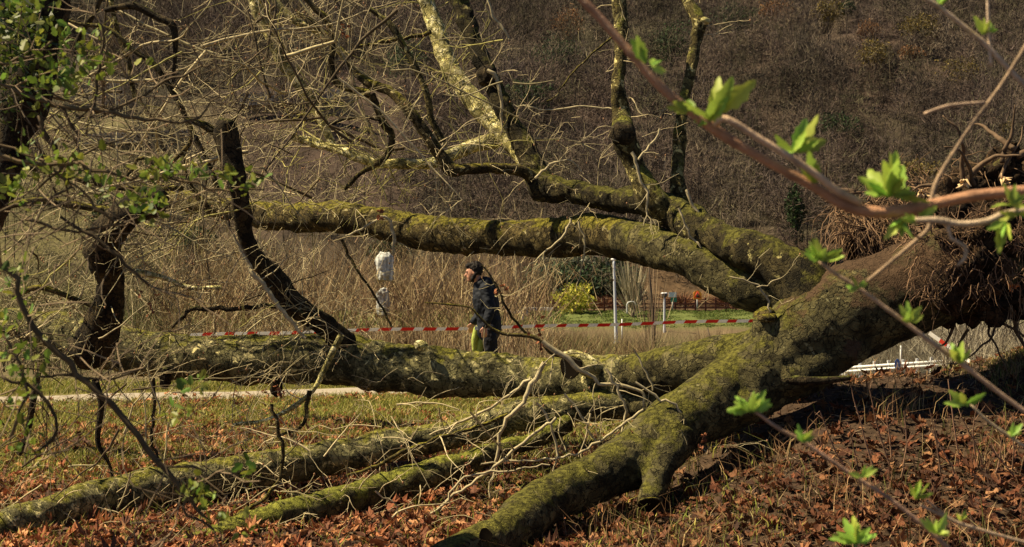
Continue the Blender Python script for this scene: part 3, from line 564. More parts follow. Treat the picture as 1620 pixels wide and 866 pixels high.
# root plate
rp=MB()
for (px,py,d,a,b,c) in [(1580,322,10.9,85,60,66),(1470,345,11.1,100,55,44),(1540,372,10.2,70,40,60),(1520,372,10.0,46,34,24),(1490,470,9.95,44,30,22),(1555,430,9.85,36,26,40),(1612,400,10.05,44,36,96),(1575,455,10.0,36,30,44),(1560,372,10.05,40,34,30),(1500,330,10.6,50,40,34),(1560,285,10.8,40,36,30),(1395,368,11.0,70,50,38),(1630,400,10.5,60,60,100),(1560,462,10.3,58,50,38),(1490,462,10.5,66,50,36),(1600,270,11.0,60,40,26),(1530,484,10.2,36,40,26),(1600,462,10.3,28,40,34),(1430,410,10.8,90,50,50)]:
    s=d/F; ellipsoid(rp,P(px,py,d),(a*s,b*s,c*s),24,16)
rm=remesh(rp,.024,1,(.15,2.9,.09,10)); obj('root_plate',rm,M['soil'],tree)
def wander(p,d,L,seg,rg,wig,droop,):
    out=[p]; d=np.array(d,float); d/=np.linalg.norm(d)
    for i in range(max(3,int(L/seg))):
        d=d+rg.normal(0,wig,3)+np.array([0,0,droop]); d/=np.linalg.norm(d); p=p+d*seg; out.append(p)
    return np.array(out)
rg=np.random.default_rng(31)
fib=MB(); rootb=[]
for k in range(1000):
    px,py=rg.uniform(1320,1640),rg.uniform(262,500)
    if rg.random()<.5: py=rg.uniform(262,390)
    if px<1500 and py>430: continue
    d=10.35+.3*rg.random()+ (.35 if py<350 else 0)
    if px<1400: py=rg.uniform(318,375)
    p=P(px,py,d); L=rg.uniform(.15,.6); pts=wander(p,(rg.normal(0,.7),-.5,rg.normal(-.2,.7)),L,.035,rg,.25,-.16)
    r=rg.uniform(.0015,.006); tube(fib,pts,np.linspace(r,r*.4,len(pts)),4,np.array([.20,.12,.065])*rg.uniform(.4,1.6),False)
for k in range(150):
    px=rg.uniform(1545,1625); py=rg.uniform(350,480); pts=wander(P(px,py,9.95+.2*rg.random()),(rg.normal(0,.3),-.2,-1),rg.uniform(.1,.36),.03,rg,.14,-.1)
    r=rg.uniform(.0015,.005); tube(fib,pts,np.linspace(r,r*.4,len(pts)),4,np.array([.24,.16,.09])*rg.uniform(.4,1.5),False)
for k in range(420):
    px=rg.uniform(1430,1640); py=rg.uniform(320,480)-(px-1430)*.12; pts=wander(P(px,py,9.72+.12*rg.random()),(rg.normal(0,.6),.1,rg.normal(-.5,.5)),rg.uniform(.06,.28),.03,rg,.3,-.12)
    r=rg.uniform(.0015,.006); tube(fib,pts,np.linspace(r,r*.4,len(pts)),4,np.array([.17,.10,.055])*rg.uniform(.4,1.6),False)
obj('root_fibres',fib,M['twig'],tree,kind='stuff')
for k in range(26):
    px,py=[(1560,262),(1520,300),(1610,250),(1345,300),(1600,360),(1580,500),(1530,520),(1460,330),(1620,440)][k%9]; px+=rg.normal(0,14); py+=rg.normal(0,8)
    dirn=[(.6,0,.8),(-.3,-.3,.8),(.6,0,.7),(-1,-.2,.35),(.5,-.6,-.8),(.3,-.4,-1),(-.2,-.4,-.9),(-.6,-.6,.2),(.5,-.3,-1)][k%9]
    pts=wander(P(px,py,10.5),np.array(dirn)+rg.normal(0,.3,3),rg.uniform(.3,.75),.06,rg,.22,-.03); r=rg.uniform(.01,.03); mb=MB(); p,r2=smooth_line(pts,np.linspace(r,r*.25,len(pts)),.03); tube(mb,p,r2,8,np.array([.11,.07,.04])*rg.uniform(.6,1.4)); obj('root',mb,M['twig'],tree)
for px,py,rr in [(1548,466,12),(1522,290,7),(1590,285,7),(1460,308,5),(1605,455,8)]:
    mb=MB()
    for k in range(9): a=P(px+rg.normal(0,rr*.6),py+rg.normal(0,rr*.4),9.98 if py>400 else 10.4); tube(mb,[a,a+rg.normal(0,.03,3)+[0,-.04,-.01]],[.014,.004],5,(.75,.30,.10) if py>400 else (.62,.42,.22))
    obj('splintered_root',mb,M['twig'],tree)

# ------------------------------------------------------------------ branches and twigs of the tree
PALEC=(.48,.39,.22); MIDC=(.36,.30,.16); DARKC=(.10,.07,.035); OLV=(.36,.32,.10)
TW=MB(); BUD=MB(); ntw=[0]
def grow(mb,p,d,L,r,lev,rg,col,droop=0.0,wig=.22,dens=5.0,sides=4):
    seg=max(.035,L/14); pts=[p]; d=np.array(d,float); d/=np.linalg.norm(d)+1e-9; n=max(3,int(L/seg)); dirs=[d]
    for i in range(n):
        d=d+rg.normal(0,wig*(2.6 if rg.random()<.18 else .7),3)*np.array([1,.6,1])+np.array([0,0,droop]); d/=np.linalg.norm(d); p=p+d*seg
        if p[2]<float(gz(p[0],p[1]))+.01: p[2]=float(gz(p[0],p[1]))+.012; d[2]=abs(d[2])*.3
        pts.append(p.copy()); dirs.append(d)
    rr=np.linspace(r,max(r*.35,.0012),len(pts)); tube(mb,pts,rr,sides if r<.008 else 6,np.array(col)*rg.uniform(.75,1.2),False); ntw[0]+=1
    if lev>0:
        nc=max(1,int(rg.poisson(dens*L)))
        for k in range(nc):
            i=rg.integers(1,len(pts)); a=rg.normal(0,1,3)*np.array([1,.7,1]); a-=dirs[i]*(a@dirs[i]); a/=np.linalg.norm(a)+1e-9
            ang=rg.uniform(.5,1.15); nd=dirs[i]*math.cos(ang)+a*math.sin(ang)
            grow(mb,pts[i],nd,L*rg.uniform(.3,.8)*(1-.4*i/len(pts)),max(rr[i]*.6,.0016),lev-1,rg,np.array(col)*1.08,droop,wig,dens,sides)
    elif rg.random()<.25:
        ellipsoid(BUD,pts[-1],(.007,.007,.010),5,4,np.array([.30,.16,.08]))
def pxlimb(spec,ma,d0,name='branch',kids=0,L=.5,rg=rg,col=MIDC,droop=0,lev=2,parent=tree,wig=.2):
    if ma=='pale' and max(x[2] for x in spec)<=4.5: ma='twig'; col=(.40,.33,.19)
    s=[(a,b,d0 if len(z)<1 else z[0],r) for a,b,r,*z in spec]; mb=MB(); big=max(x[3] for x in s)>4
    p,r=limb(mb,s,10 if big else 6,.04 if big else .05,(1,1,1) if ma in('moss','pale','dark','stem','mossy_low') else col,False)
    if big: lumpy(mb,r.max()*.2,8)
    else:
        # nodes and kinks of a real twig
        mb=MB(); p=p+rg.normal(0,.006,p.shape); tube(mb,p,r,6,(1,1,1) if ma in('moss','pale','dark','stem') else col,False)
    obj(name,mb,M[ma],parent)
    for k in range(int(kids*.6+.5)):
        i=rg.integers(len(p)//8,len(p)); t=p[min(i+1,len(p)-1)]-p[max(i-1,0)]; t/=np.linalg.norm(t)+1e-9; a=rg.normal(0,1,3)*np.array([1,.6,1]); a-=t*(a@t); a/=np.linalg.norm(a)
        grow(TW,p[i],t*.5+a,L*rg.uniform(.5,1.3),max(.0022,r[i]*.35) if r[i]<.02 else .006,lev,rg,col,droop,wig)
    return p,r
rg=np.random.default_rng(41)
BR=[([(398,-10,8),(412,30,9),(426,55,9),(447,100,9),(478,139,9),(502,177,8),(520,215,7),(530,240,6)],'pale',12.8,10,.6,MIDC,0),
 ([(425,-10,5),(464,31,6),(495,45,6),(523,66,6),(540,83,6),(560,110,5),(585,133,5)],'pale',12.6,10,.6,MIDC,0),
 ([(478,-10,4),(500,16,5),(516,31,5),(526,69,5),(524,100,5),(532,130,6),(560,142,7),(585,149,7)],'moss',12.2,8,.5,MIDC,0),
 ([(166,17,4),(190,11,5),(215,10,6),(249,28,6),(274,42,6),(277,87,4),(274,130,3)],'dark',11.6,7,.5,DARKC,0),
 ([(173,-10,4),(187,52,4),(201,90,5),(208,128,4),(214,160,3)],'stem',12,6,.5,OLV,0),
 ([(69,21,1.5),(125,38,2.5),(170,45,3),(215,83,3.5),(242,100,4),(267,135,4.5),(288,173,4),(300,200,4),(330,260,4),(345,300,4)],'moss',11.6,10,.5,MIDC,0),
 ([(160,-5,6),(145,25,5),(125,60,4),(118,85,3)],'dark',11.8,5,.4,DARKC,0),
 ([(294,190,4),(320,197,6),(343,210,7),(356,215,7)],'moss',11.2,3,.4,MIDC,0),
 ([(588,149,6),(606,194,6),(620,215,6),(610,249,5),(570,275,4),(545,300,3)],'moss',12.2,8,.4,MIDC,0),
 ([(585,14,3),(600,25,4),(620,42,5),(644,83,5),(668,128,5),(679,166,5),(682,187,5),(700,225,6)],'stem',12.1,9,.5,PALEC,0),
 ([(560,75,2),(613,66,3),(651,59,3),(682,50,4)],'moss',13,4,.4,MIDC,0),
 ([(525,195,3),(560,185,2),(600,190,2)],'dark',12,3,.3,DARKC,0),
 ([(367,373,2.5),(398,428,4),(426,463,4),(447,494,4),(470,520,3),(485,535,3)],'pale',11.0,6,.4,PALEC,0),
 ([(502,505,4),(433,484,4),(380,488,4),(312,489,4),(290,500,3),(273,520,2)],'dark',11.3,10,.4,MIDC,0),
 ([(547,375,1.5),(580,358,2),(609,344,2.5),(620,360,3),(623,380,3.5),(621,404,3)],'pale',11.8,4,.3,PALEC,-.05),
 ([(858,540,4),(877,555,4.5),(897,566,4),(914,584,3.5),(940,597,3),(947,608,3),(973,608,2.8),(999,614,2.6),(1018,623,2.2),(1018,644,1.6)],'pale',10.0,6,.35,PALEC,-.08),
 ([(672,479,1),(710,482,1.4),(744,487,1.6),(755,498,2),(789,526,2.6),(845,534,3.2),(872,557,4),(897,564,5)],'moss',10.3,8,.35,MIDC,0),
 ([(760,418,1),(775,437,1.8),(789,460,2.2),(803,494,2.4),(830,525,2.4),(850,536,3)],'moss',10.5,7,.35,MIDC,0),
 ([(958,584,2.5),(973,610,2.8),(986,636,2.6),(992,651,2.4),(984,675,2),(979,700,1.2)],'pale',9.9,5,.35,PALEC,-.1),
 ([(1008,605,2),(1036,625,2.2),(1058,644,2.2),(1079,662,2),(1099,688,1.6),(1115,715,1)],'pale',9.7,5,.3,PALEC,-.1),
 ([(1047,631,2),(1062,634,2),(1079,657,1.8),(1075,681,1.4),(1058,705,1)],'pale',9.6,3,.3,PALEC,-.1),
 ([(851,638,2.4),(865,664,2.4),(875,684,2.3),(883,715,2.2),(879,732,2),(855,802,1)],'pale',9.8,4,.3,PALEC,-.1),
 ([(894,623,2),(914,649,2),(927,670,2),(942,699,1.8),(975,735,1)],'pale',9.8,4,.3,PALEC,-.1),
 ([(1003,551,1.5),(1025,596,1.6),(1036,620,1.5)],'pale',10,2,.25,PALEC,-.05),
 ([(550,753,2.2),(606,732,3),(654,708,3),(706,689,3),(762,673,3),(800,655,3)],'moss',10.1,8,.35,PALEC,-.05),
 ([(679,687,1.5),(734,666,2),(796,632,2.2),(838,600,3)],'pale',10.3,3,.3,PALEC,0),
 ([(862,573,4),(838,614,4),(827,639,3.5),(796,673,3),(786,722,2.6),(772,788,1.6)],'pale',10,6,.4,PALEC,-.08),
 ([(661,826,1.5),(713,788,2.2),(782,739,2.4),(852,680,2.4),(880,663,2.6)],'pale',9.7,7,.35,PALEC,0),
 ([(760,733,1.5),(779,732,1.6),(862,727,2),(921,715,2.2),(983,673,2.4),(1018,649,2.4)],'pale',9.7,6,.35,PALEC,0),
 ([(640,836,1.5),(700,800,2),(734,756,2),(800,745,1.8),(870,735,1.2)],'pale',9.6,4,.3,PALEC,0),
 ([(1156,437,1),(1180,445,1.3),(1198,453,1.6),(1213,470,1.8),(1218,494,2)],'pale',10.0,3,.2,PALEC,0),
 ([(1198,453,1.2),(1213,450,1),(1234,441,.8)],'pale',10.0,2,.15,PALEC,0),
 ([(810,166,1),(869,175,1.5),(921,168,1.5),(972,173,1.5)],'pale',12,2,.3,PALEC,0),
 ([(866,163,1),(886,142,1.2),(921,100,1.5),(956,69,1.6),(975,55,2)],'moss',11.8,3,.3,MIDC,0),
 ([(770,-10,1.8),(780,25,2.2),(795,45,2.2),(807,62,1.5)],'pale',12.2,1,.2,PALEC,0),
 ([(905,345,2.4),(890,375,2),(860,400,1.6),(825,430,1)],'pale',11.6,5,.35,PALEC,-.1),
 ([(915,350,2),(925,390,1.6),(920,430,1),(912,460,.8)],'pale',11.6,4,.3,PALEC,-.12),
 ([(1085,300,2.6),(1102,335,2.4),(1110,370,2),(1098,410,1.6),(1088,440,1)],'pale',10.9,6,.3,PALEC,-.12),
 ([(1075,330,2),(1092,372,1.8),(1112,400,1.6),(1120,440,1)],'pale',10.8,5,.3,PALEC,-.1),
 ([(1010,250,2),(1030,230,2),(1045,205,1.4)],'pale',11.0,3,.25,PALEC,0),
 ([(1000,240,3),(1012,280,2.4),(1025,320,2),(1018,360,1)],'pale',11.0,6,.3,PALEC,-.06),
 ([(845,285,2.4),(870,262,2),(900,255,1.6),(925,275,1)],'pale',12.0,4,.3,PALEC,0),
 ([(770,112,3),(782,118,3.5),(790,140,3),(795,175,2.4),(793,215,1.2)],'pale',12.5,5,.3,PALEC,-.08),
 ([(20,470,4),(60,455,5),(110,470,4),(160,490,4)],'moss',11,6,.5,MIDC,0),
 ([(0,245,7),(40,262,6),(90,275,5),(150,290,5),(210,300,4),(290,298,3)],'moss',11.4,8,.5,MIDC,0),
 ([(-10,330,5),(60,318,6),(100,322,6),(150,330,6),(180,335,6)],'moss',11,7,.4,MIDC,0),
 ([(300,230,3),(262,265,3.5),(225,250,3),(200,280,3)],'moss',11.3,6,.4,MIDC,0),
 ([(215,430,5),(260,440,4),(300,455,4),(350,455,3)],'pale',11,5,.4,PALEC,0),
 ([(305,210,3),(290,255,3.5),(305,300,4),(330,330,4)],'moss',11.6,5,.4,MIDC,0),
 ([(540,530,6),(520,570,5),(500,610,4.5),(470,640,4),(420,665,3),(370,672,2)],'pale',10.9,10,.4,PALEC,-.04),
 ([(490,620,4),(480,670,3),(440,690,2)],'moss',10.8,5,.3,MIDC,-.05),
 ([(240,600,4),(245,640,3),(240,690,3),(255,740,2)],'dark',10.8,8,.4,DARKC,-.05),
 ([(150,600,5),(160,640,5),(155,700,4),(175,740,3),(180,800,3)],'dark',10.3,10,.45,DARKC,-.04),
 ([(60,590,5),(50,650,5),(40,700,5),(30,720,4)],'dark',10.2,8,.45,DARKC,-.04),
 ([(290,850,3),(400,800,3),(440,760,3),(445,700,3),(430,640,3)],'moss',9.4,10,.4,MIDC,0),
 ([(620,520,2),(600,480,2),(560,420,2.4),(540,380,3)],'moss',11.8,6,.4,MIDC,0)]
for spec,ma,d0,kids,L,col,dr in BR: pxlimb(spec,ma,d0,'branch',kids,L,rg,col,dr,2)
# sprays of twigs along the limbs
def spray(key,f0,f1,n,L,col,droop=0,lev=2,up=.3,dens=3.2):
    p,r=AX[key]
    for k in range(n):
        i=int(len(p)*rg.uniform(f0,f1)); i=min(max(i,1),len(p)-2); t=p[i+1]-p[i-1]; t/=np.linalg.norm(t)
        a=rg.normal(0,1,3)+np.array([0,-.5,up]); a-=t*(a@t); a/=np.linalg.norm(a); s=p[i]+a*r[i]*.8
        grow(TW,s,a+t*rg.normal(.3,.4),L*rg.uniform(.4,1.3),rg.uniform(.0022,.006),lev,rg,col,droop,.13,dens)
spray('A',.02,.35,5,.5,PALEC,-.06,2,0); spray('A',.35,1,85,.8,PALEC,-.02,2,.6); spray('A',.4,1,30,.7,MIDC,-.05,2,-.6)
spray('B',.15,.5,14,.5,PALEC,-.08,2,-.2); spray('B',.5,1,70,.95,PALEC,-.01,2,.3); spray('B',.6,1,32,.8,OLV,-.03,2,-.5)
spray('C',.35,1,26,.5,PALEC,-.03,2,0); spray('D',.2,1,14,.35,PALEC,-.05,1,0); spray('E',.2,1,10,.3,PALEC,-.03,1,0)
spray('F',.1,1,20,.5,OLV,0,2,.2); spray('G',.1,1,34,.6,PALEC,-.01,2,.2); spray('H',.1,1,30,.6,OLV,-.02,2,.1)
spray('I',.1,1,28,.6,MIDC,0,2,.1); spray('J',.1,1,30,.6,MIDC,0,2,.1); spray('K',.1,1,60,.45,PALEC,-.03,2,.4); spray('L',.2,1,22,.4,PALEC,-.02,2,.6); spray('M',.5,.9,3,.3,PALEC,-.05,1,.4)
# the dense tangle in the upper left
def tangle(n,box_,d,L,cols,lev=2,droop=0,dens=3.2):
    for k in range(n):
        px=rg.uniform(box_[0],box_[2]); py=rg.uniform(box_[1],box_[3]); dd=rg.uniform(*d); a=rg.normal(0,1,3)*np.array([1,.4,.9])
        grow(TW,P(px,py,dd),a,L*rg.uniform(.5,1.3),rg.uniform(.003,.009),lev,rg,cols[rg.integers(len(cols))],droop,.12,dens)
CL=[PALEC,MIDC,DARKC,DARKC,DARKC,MIDC,OLV]
tangle(120,(-20,-10,600,330),(11,14),.85,CL); tangle(60,(-20,300,420,560),(10.5,13),.75,CL); tangle(34,(380,60,820,330),(11.5,13.5),.55,[PALEC,OLV,MIDC])
tangle(40,(-10,560,330,830),(8.8,10.5),.5,[DARKC,MIDC,DARKC]); tangle(18,(300,640,900,860),(9,10.2),.45,[PALEC,MIDC],2,-.03); tangle(7,(840,560,1060,700),(9.7,10.3),.35,[PALEC,MIDC],2,-.08)
tangle(8,(480,600,760,800),(9.6,10.6),.5,[DARKC,PALEC],2,-.06)
for k in range(46):
    px,py=rg.uniform(60,640),rg.uniform(-10,330); a=np.array([rg.normal(-.5,.8),rg.normal(0,.25),rg.normal(.35,.7)])
    mb=MB(); grow(mb,P(px,py,rg.uniform(11.2,13.5)),a,rg.uniform(1.1,2.4),rg.uniform(.008,.018),0,rg,[PALEC,DARKC,MIDC,DARKC][k%4],0,.10,2.2,6); obj('branch',mb,M['twig'],tree)
    V=mb.v[0].reshape(-1,6,3).mean(1) if len(mb.v[0])%6==0 else mb.v[0]
    for j in range(7): i=rg.integers(2,len(V)); grow(TW,V[i],rg.normal(0,1,3)*[1,.5,1],rg.uniform(.3,.8),.004,2,rg,[PALEC,DARKC,MIDC][j%3],0,.13,3.2)
obj('twigs',TW,M['twig'],tree,kind='stuff'); obj('buds',BUD,M['twig'],tree,kind='stuff')
# dead leaves caught on the twigs
cl=MB()
for k in range(90):
    px,py,d=[(545,47,11.5),(855,528,10.2),(792,457,10.4),(740,735,9.6),(1000,690,9.5),(600,340,11.6),(1110,700,9.4),(235,480,10.8),(90,90,10.8),(440,620,10.6)][k%10]; sp=14 if k%10 in(1,7) else 7
    c=P(px+rg.normal(0,sp*.6),py+rg.normal(0,sp),d); s=rg.uniform(.012,.030); th=rg.uniform(0,6.28); A=rg.normal(size=3); A/=np.linalg.norm(A); B=np.cross(A,rg.normal(size=3)); B/=np.linalg.norm(B); Cx=np.cross(A,B)
    rr=np.linalg.norm(LS,axis=1); v=c+s*(LS[:,:1]*A+LS[:,1:]*B+.6*(rr**2)[:,None]*Cx); v=np.vstack([c,v]); m=len(LS); cl.add(v,None,[(0,1+i,1+(i+1)%m) for i in range(m)],np.array([.26,.10,.045])*rg.uniform(.4,1.6))
obj('clinging_leaves',cl,M['dead'],tree,False,kind='stuff')

# ------------------------------------------------------------------ striped tape
def tape(spec,label,wpx,stripe):
    s=np.array(spec,float); pts=np.array([P(a,b,c) for a,b,c in s]); p,_=smooth_line(pts,np.ones(len(pts)),.05); L=np.concatenate([[0],np.cumsum(np.linalg.norm(np.diff(p,axis=0),axis=1))])
    q=np.linspace(0,L[-1],int(L[-1]/.045)+2); p=np.stack([np.interp(q,L,p[:,i]) for i in range(3)],1); h=wpx/2*p[:,1:2]/F
    tw=.5*np.sin(q*1.3+.4); up=np.stack([0*q,np.sin(tw),np.cos(tw)],1); p[:,2]+=.006*np.sin(q*2.9)
    if abs(spec[0][1]-spec[-1][1])>12: up=np.tile([.55,.1,.8],(len(q),1))
    mb=MB(); red=np.array([.75,.07,.03]); wht=np.array([.90,.87,.82]); k=(q//stripe).astype(int)%2
    for i in range(len(q)-1):
        v=[p[i]-up[i]*h[i],p[i+1]-up[i+1]*h[i+1],p[i+1]+up[i+1]*h[i+1],p[i]+up[i]*h[i]]; v+= [np.array(a)+[0,.001,0] for a in v]
        mb.add(v,[(0,1,2,3),(7,6,5,4)],None,red if k[i] else wht)
    lone('barrier_tape',mb,M['tape'],label,'tape','red and white tape',smooth=False)
tape([(300,530,19.9),(420,527.5,19.9),(560,523,19.9),(760,519,20),(1000,512.5,20.2),(1195,507,20.4),(1300,504,20.5)],'long taut red and white striped tape passing behind the person',6.2,.155)
tape([(1470,527,13.4),(1495,545,13.3),(1520,562,13.2),(1534,574,13.1)],'short loose red and white tape hanging beneath the root plate',6.5,.10)
tape([(1600,492,13.4),(1620,497,13.4),(1640,499,13.4)],'end of striped tape at the right edge beside the roots',7,.10)

# ------------------------------------------------------------------ the walking person
D0=19.3; S0=np.array([(768-810)*D0/F,D0,0.0]); S0[2]=float(gz(S0[0],S0[1]))+.015
per=thing('person',S0,'person with dark hair in a dark jacket and lime panelled trousers walking left','person')
def H(*a): return S0+np.array(a)
def seg(mb,pts,rad,sides=14): p,r=smooth_line([H(*q) for q in pts],rad,.03); tube(mb,p,r,sides); ellipsoid(mb,p[0],(r[0],)*3,12,8); ellipsoid(mb,p[-1],(r[-1],)*3,12,8)
near=[(.01,-.18,1.42),(.07,-.25,1.14),(.0,-.26,.93)]; farm=[(-.04,.18,1.42),(-.03,.25,1.15),(-.17,.22,.96)]
hd=np.array([-.160,-.012,1.655])
def hr(o):
    t=.22; return tuple(hd+np.array([o[0]*math.cos(t)-o[2]*math.sin(t),o[1],o[0]*math.sin(t)+o[2]*math.cos(t)]))
b=MB()
seg(b,[(.05,0,.95),(.03,0,1.1),(-.02,0,1.3),(-.03,0,1.42)],[.13,.12,.14,.10]); seg(b,[(-.05,0,1.42),(-.09,0,1.5),(-.13,0,1.6)],[.07,.058,.055])
for a in(near,farm): seg(b,a,[.055,.043,.028])
seg(b,[(.05,-.09,.93),(.09,-.1,.50),(.25,-.1,.13)],[.085,.055,.04]); seg(b,[(.05,.09,.93),(-.07,.1,.5),(-.10,.1,.09)],[.085,.055,.04])
seg(b,[(.25,-.1,.12),(.16,-.1,.04)],[.038,.032]); seg(b,[(-.10,.1,.07),(-.24,.1,.04)],[.04,.03])
ellipsoid(b,H(*hd),(.098,.076,.118),24,18); seg(b,[hr([-.055,0,-.05]),hr([-.075,0,-.088])],[.052,.034]) # jaw and chin
seg(b,[hr([-.09,0,.012]),hr([-.118,0,-.022])],[.012,.018],8); seg(b,[hr([-.086,-.03,.03]),hr([-.086,.03,.03])],[.016,.016],8); seg(b,[hr([-.095,-.016,-.052]),hr([-.095,.016,-.052])],[.012,.012],8)
for s in(-1,1): ellipsoid(b,H(*hr([.01,s*.078,-.01])),(.020,.012,.032),10,8)
def hand(w_,dirn,fw):
    w_=np.array(w_); d=np.array(dirn,float); d/=np.linalg.norm(d); f=np.array(fw,float); f-=d*(f@d); f/=np.linalg.norm(f); nn=np.cross(d,f)
    for j in range(4): o=f*(.030-.019*j); seg(b,[tuple(w_+o*.5),tuple(w_+o+d*.085)],[.017,.013],8)
    for j,l in enumerate((.068,.078,.072,.056)):
        o=f*(.030-.020*j); k=w_+o+d*.085; seg(b,[tuple(k),tuple(k+d*l*.5+nn*.008),tuple(k+d*l*.85+nn*.03)],[.0095,.009,.0075],8)
    seg(b,[tuple(w_+f*.025+d*.02),tuple(w_+f*.055+d*.055),tuple(w_+f*.055+d*.085+nn*.015)],[.013,.011,.009],8)
hand((.0,-.262,.925),(-.10,.0,-1),(-1,0,0)); hand((-.172,.22,.955),(-.35,-.05,-1),(-1,-.2,.2))
bm=remesh(b,.0068,2); bm.c=[np.tile([.50,.25,.16],(len(bm.v[0]),1))]; obj('body',bm,M['skin'],per)
j=MB(); NV=(.011,.013,.019)
seg(j,[(.05,0,.86),(.05,0,.98),(.03,0,1.1),(-.0,0,1.28),(-.01,0,1.40),(-.05,0,1.47)],[.165,.162,.165,.182,.155,.10],20); seg(j,[(-.04,0,1.18),(-.06,0,1.36),(-.085,0,1.47)],[.12,.125,.085]); seg(j,[(.02,-.03,1.50),(.03,.03,1.50)],[.085,.085]); seg(j,[(.0,-.10,1.42),(.01,.10,1.42)],[.09,.09]); seg(j,[(.03,0,1.25),(.05,0,1.42),(-.02,0,1.52)],[.12,.13,.085])
for a in(near,farm): aa=np.array(a); seg(j,[tuple(aa[0]),tuple((aa[0]+aa[1])/2),tuple(aa[1]),tuple((aa[1]+aa[2])/2),tuple(aa[2]-(aa[2]-aa[1])*.06)],[.082,.076,.068,.060,.050])
seg(j,[(-.05,-.05,1.50),(-.05,.05,1.50)],[.075,.075])
jm=remesh(j,.012,3,(.012,9,.004,30)); jm.c=[np.tile(NV,(len(jm.v[0]),1))]; obj('jacket',jm,M['cloth'],per)
t=MB(); BK=(.012,.012,.016)
seg(t,[(.05,0,.96),(.05,0,.86)],[.15,.145]); seg(t,[(.05,-.09,.88),(.07,-.1,.70),(.10,-.1,.50),(.18,-.1,.30),(.25,-.1,.15)],[.108,.098,.078,.068,.062]); seg(t,[(.04,.09,.88),(-.03,.1,.70),(-.08,.1,.5),(-.10,.1,.3),(-.10,.1,.13)],[.108,.098,.078,.068,.062])
tmm=remesh(t,.012,3,(.012,10,.004,30)); V=tmm.v[0]-S0; c=np.tile(BK,(len(V),1)); c[(V[:,1]>.0)&(V[:,0]<-.035-(.0))&(V[:,2]<.90)&(V[:,2]>.5)]=(.34,.40,.08); c[(V[:,1]>-.02)&(V[:,0]>-.01)&(V[:,2]<.68)&(V[:,2]>.48)]=(.48,.58,.09); tmm.c=[c]
obj('trousers',tmm,M['cloth'],per)
pk=MB(); box(pk,H(-.115,-.05,.895),(.06,.02,.05),(.6,.66,.68),tilt=.2); obj('reflective_patch',pk,M['cloth'],per,False)
lp=MB(); 
seg(lp,[(-.12,.04,.88),(-.145,.05,.74),(-.15,.06,.60)],[.045,.05,.035],10); lm=remesh(lp,.01,2); lm.c=[np.tile([.38,.44,.09],(len(lm.v[0]),1))]; obj('lime_panel',lm,M['cloth'],per)
h=MB(); ellipsoid(h,H(*hr([.035,0,.03])),(.100,.090,.115),20,14); ellipsoid(h,H(*hr([.085,0,.045])),(.06,.06,.06),14,10); ellipsoid(h,H(*hr([-.01,0,.085])),(.085,.07,.05),14,10); seg(h,[hr([.03,-.078,-.02]),hr([-.035,-.062,-.085])],[.022,.026],8); seg(h,[hr([-.08,0,-.095]),hr([-.03,0,-.10])],[.026,.035],8)
hm=remesh(h,.009,1,(.012,25,.006,60)); hm.c=[np.tile([.014,.010,.008],(len(hm.v[0]),1))]; obj('hair',hm,M['cloth'],per)
for s in(-1,1): e=MB(); ellipsoid(e,H(*hr([-.088,s*.030,.010])),(.011,.013,.008),10,8,(.03,.02,.015)); obj('eye',e,M['skin'],per)
for (x,yy,rz) in((.19,-.1,.0),(-.17,.1,0)):
    e=MB(); tube(e,smooth_line([H(x+.10,yy,.06),H(x+.02,yy,.06),H(x-.06,yy,.045),H(x-.13,yy,.035)],[.045,.055,.045,.03],.02)[0],smooth_line([H(x+.10,yy,.06),H(x+.02,yy,.06),H(x-.06,yy,.045),H(x-.13,yy,.035)],[.045,.055,.045,.03],.02)[1],12,(.03,.025,.02)); obj('shoe',e,M['cloth'],per)

# ------------------------------------------------------------------ elder shoots close to the camera, right
def leafcluster(parent,px,py,d,size,rg,n=5,up=(0,0,1),name='leaf_cluster',g=(.32,.46,.07)):
    mb=MB(); c=P(px,py,d); s=size*d/F; up=np.array(up,float)
    for k in range(n):
        dirn=up+np.array([rg.normal(0,.75),rg.normal(0,.45),rg.normal(0,.35)]); dirn/=np.linalg.norm(dirn); side=np.cross(dirn,[0,-1,0]+rg.normal(0,.5,3)); side/=np.linalg.norm(side); nn=np.cross(side,dirn)
        L=s*rg.uniform(.55,1.1); m=9; tt=np.linspace(0,1,m); wv=np.sin(np.pi*np.clip(tt*.92+.04,0,1))**.8*L*.115*(1+.42*(np.arange(m)%2))*(1+.35*np.exp(-((tt-.45)/.25)**2)); wv[0]=L*.03; wv[-1]=.0005
        mid=c+dirn*(tt[:,None]*L)+nn*((tt**2)[:,None]*L*rg.uniform(-.35,.35)); v=np.concatenate([mid-side*wv[:,None]+nn*wv[:,None]*.35,mid,mid+side*wv[:,None]+nn*wv[:,None]*.35]); i=np.arange(m-1)
        q=np.concatenate([np.stack([i,i+m,i+m+1,i+1],1),np.stack([i+m,i+2*m,i+2*m+1,i+m+1],1)]); mb.add(v,q,None,np.array(g)*rg.uniform(.7,1.35)*np.array([rg.uniform(.8,1.3),1,1]))
    obj(name,mb,M['leaf'],parent)
rg=np.random.default_rng(51)
EL=(.46,.25,.14); EL2=(.50,.36,.22)
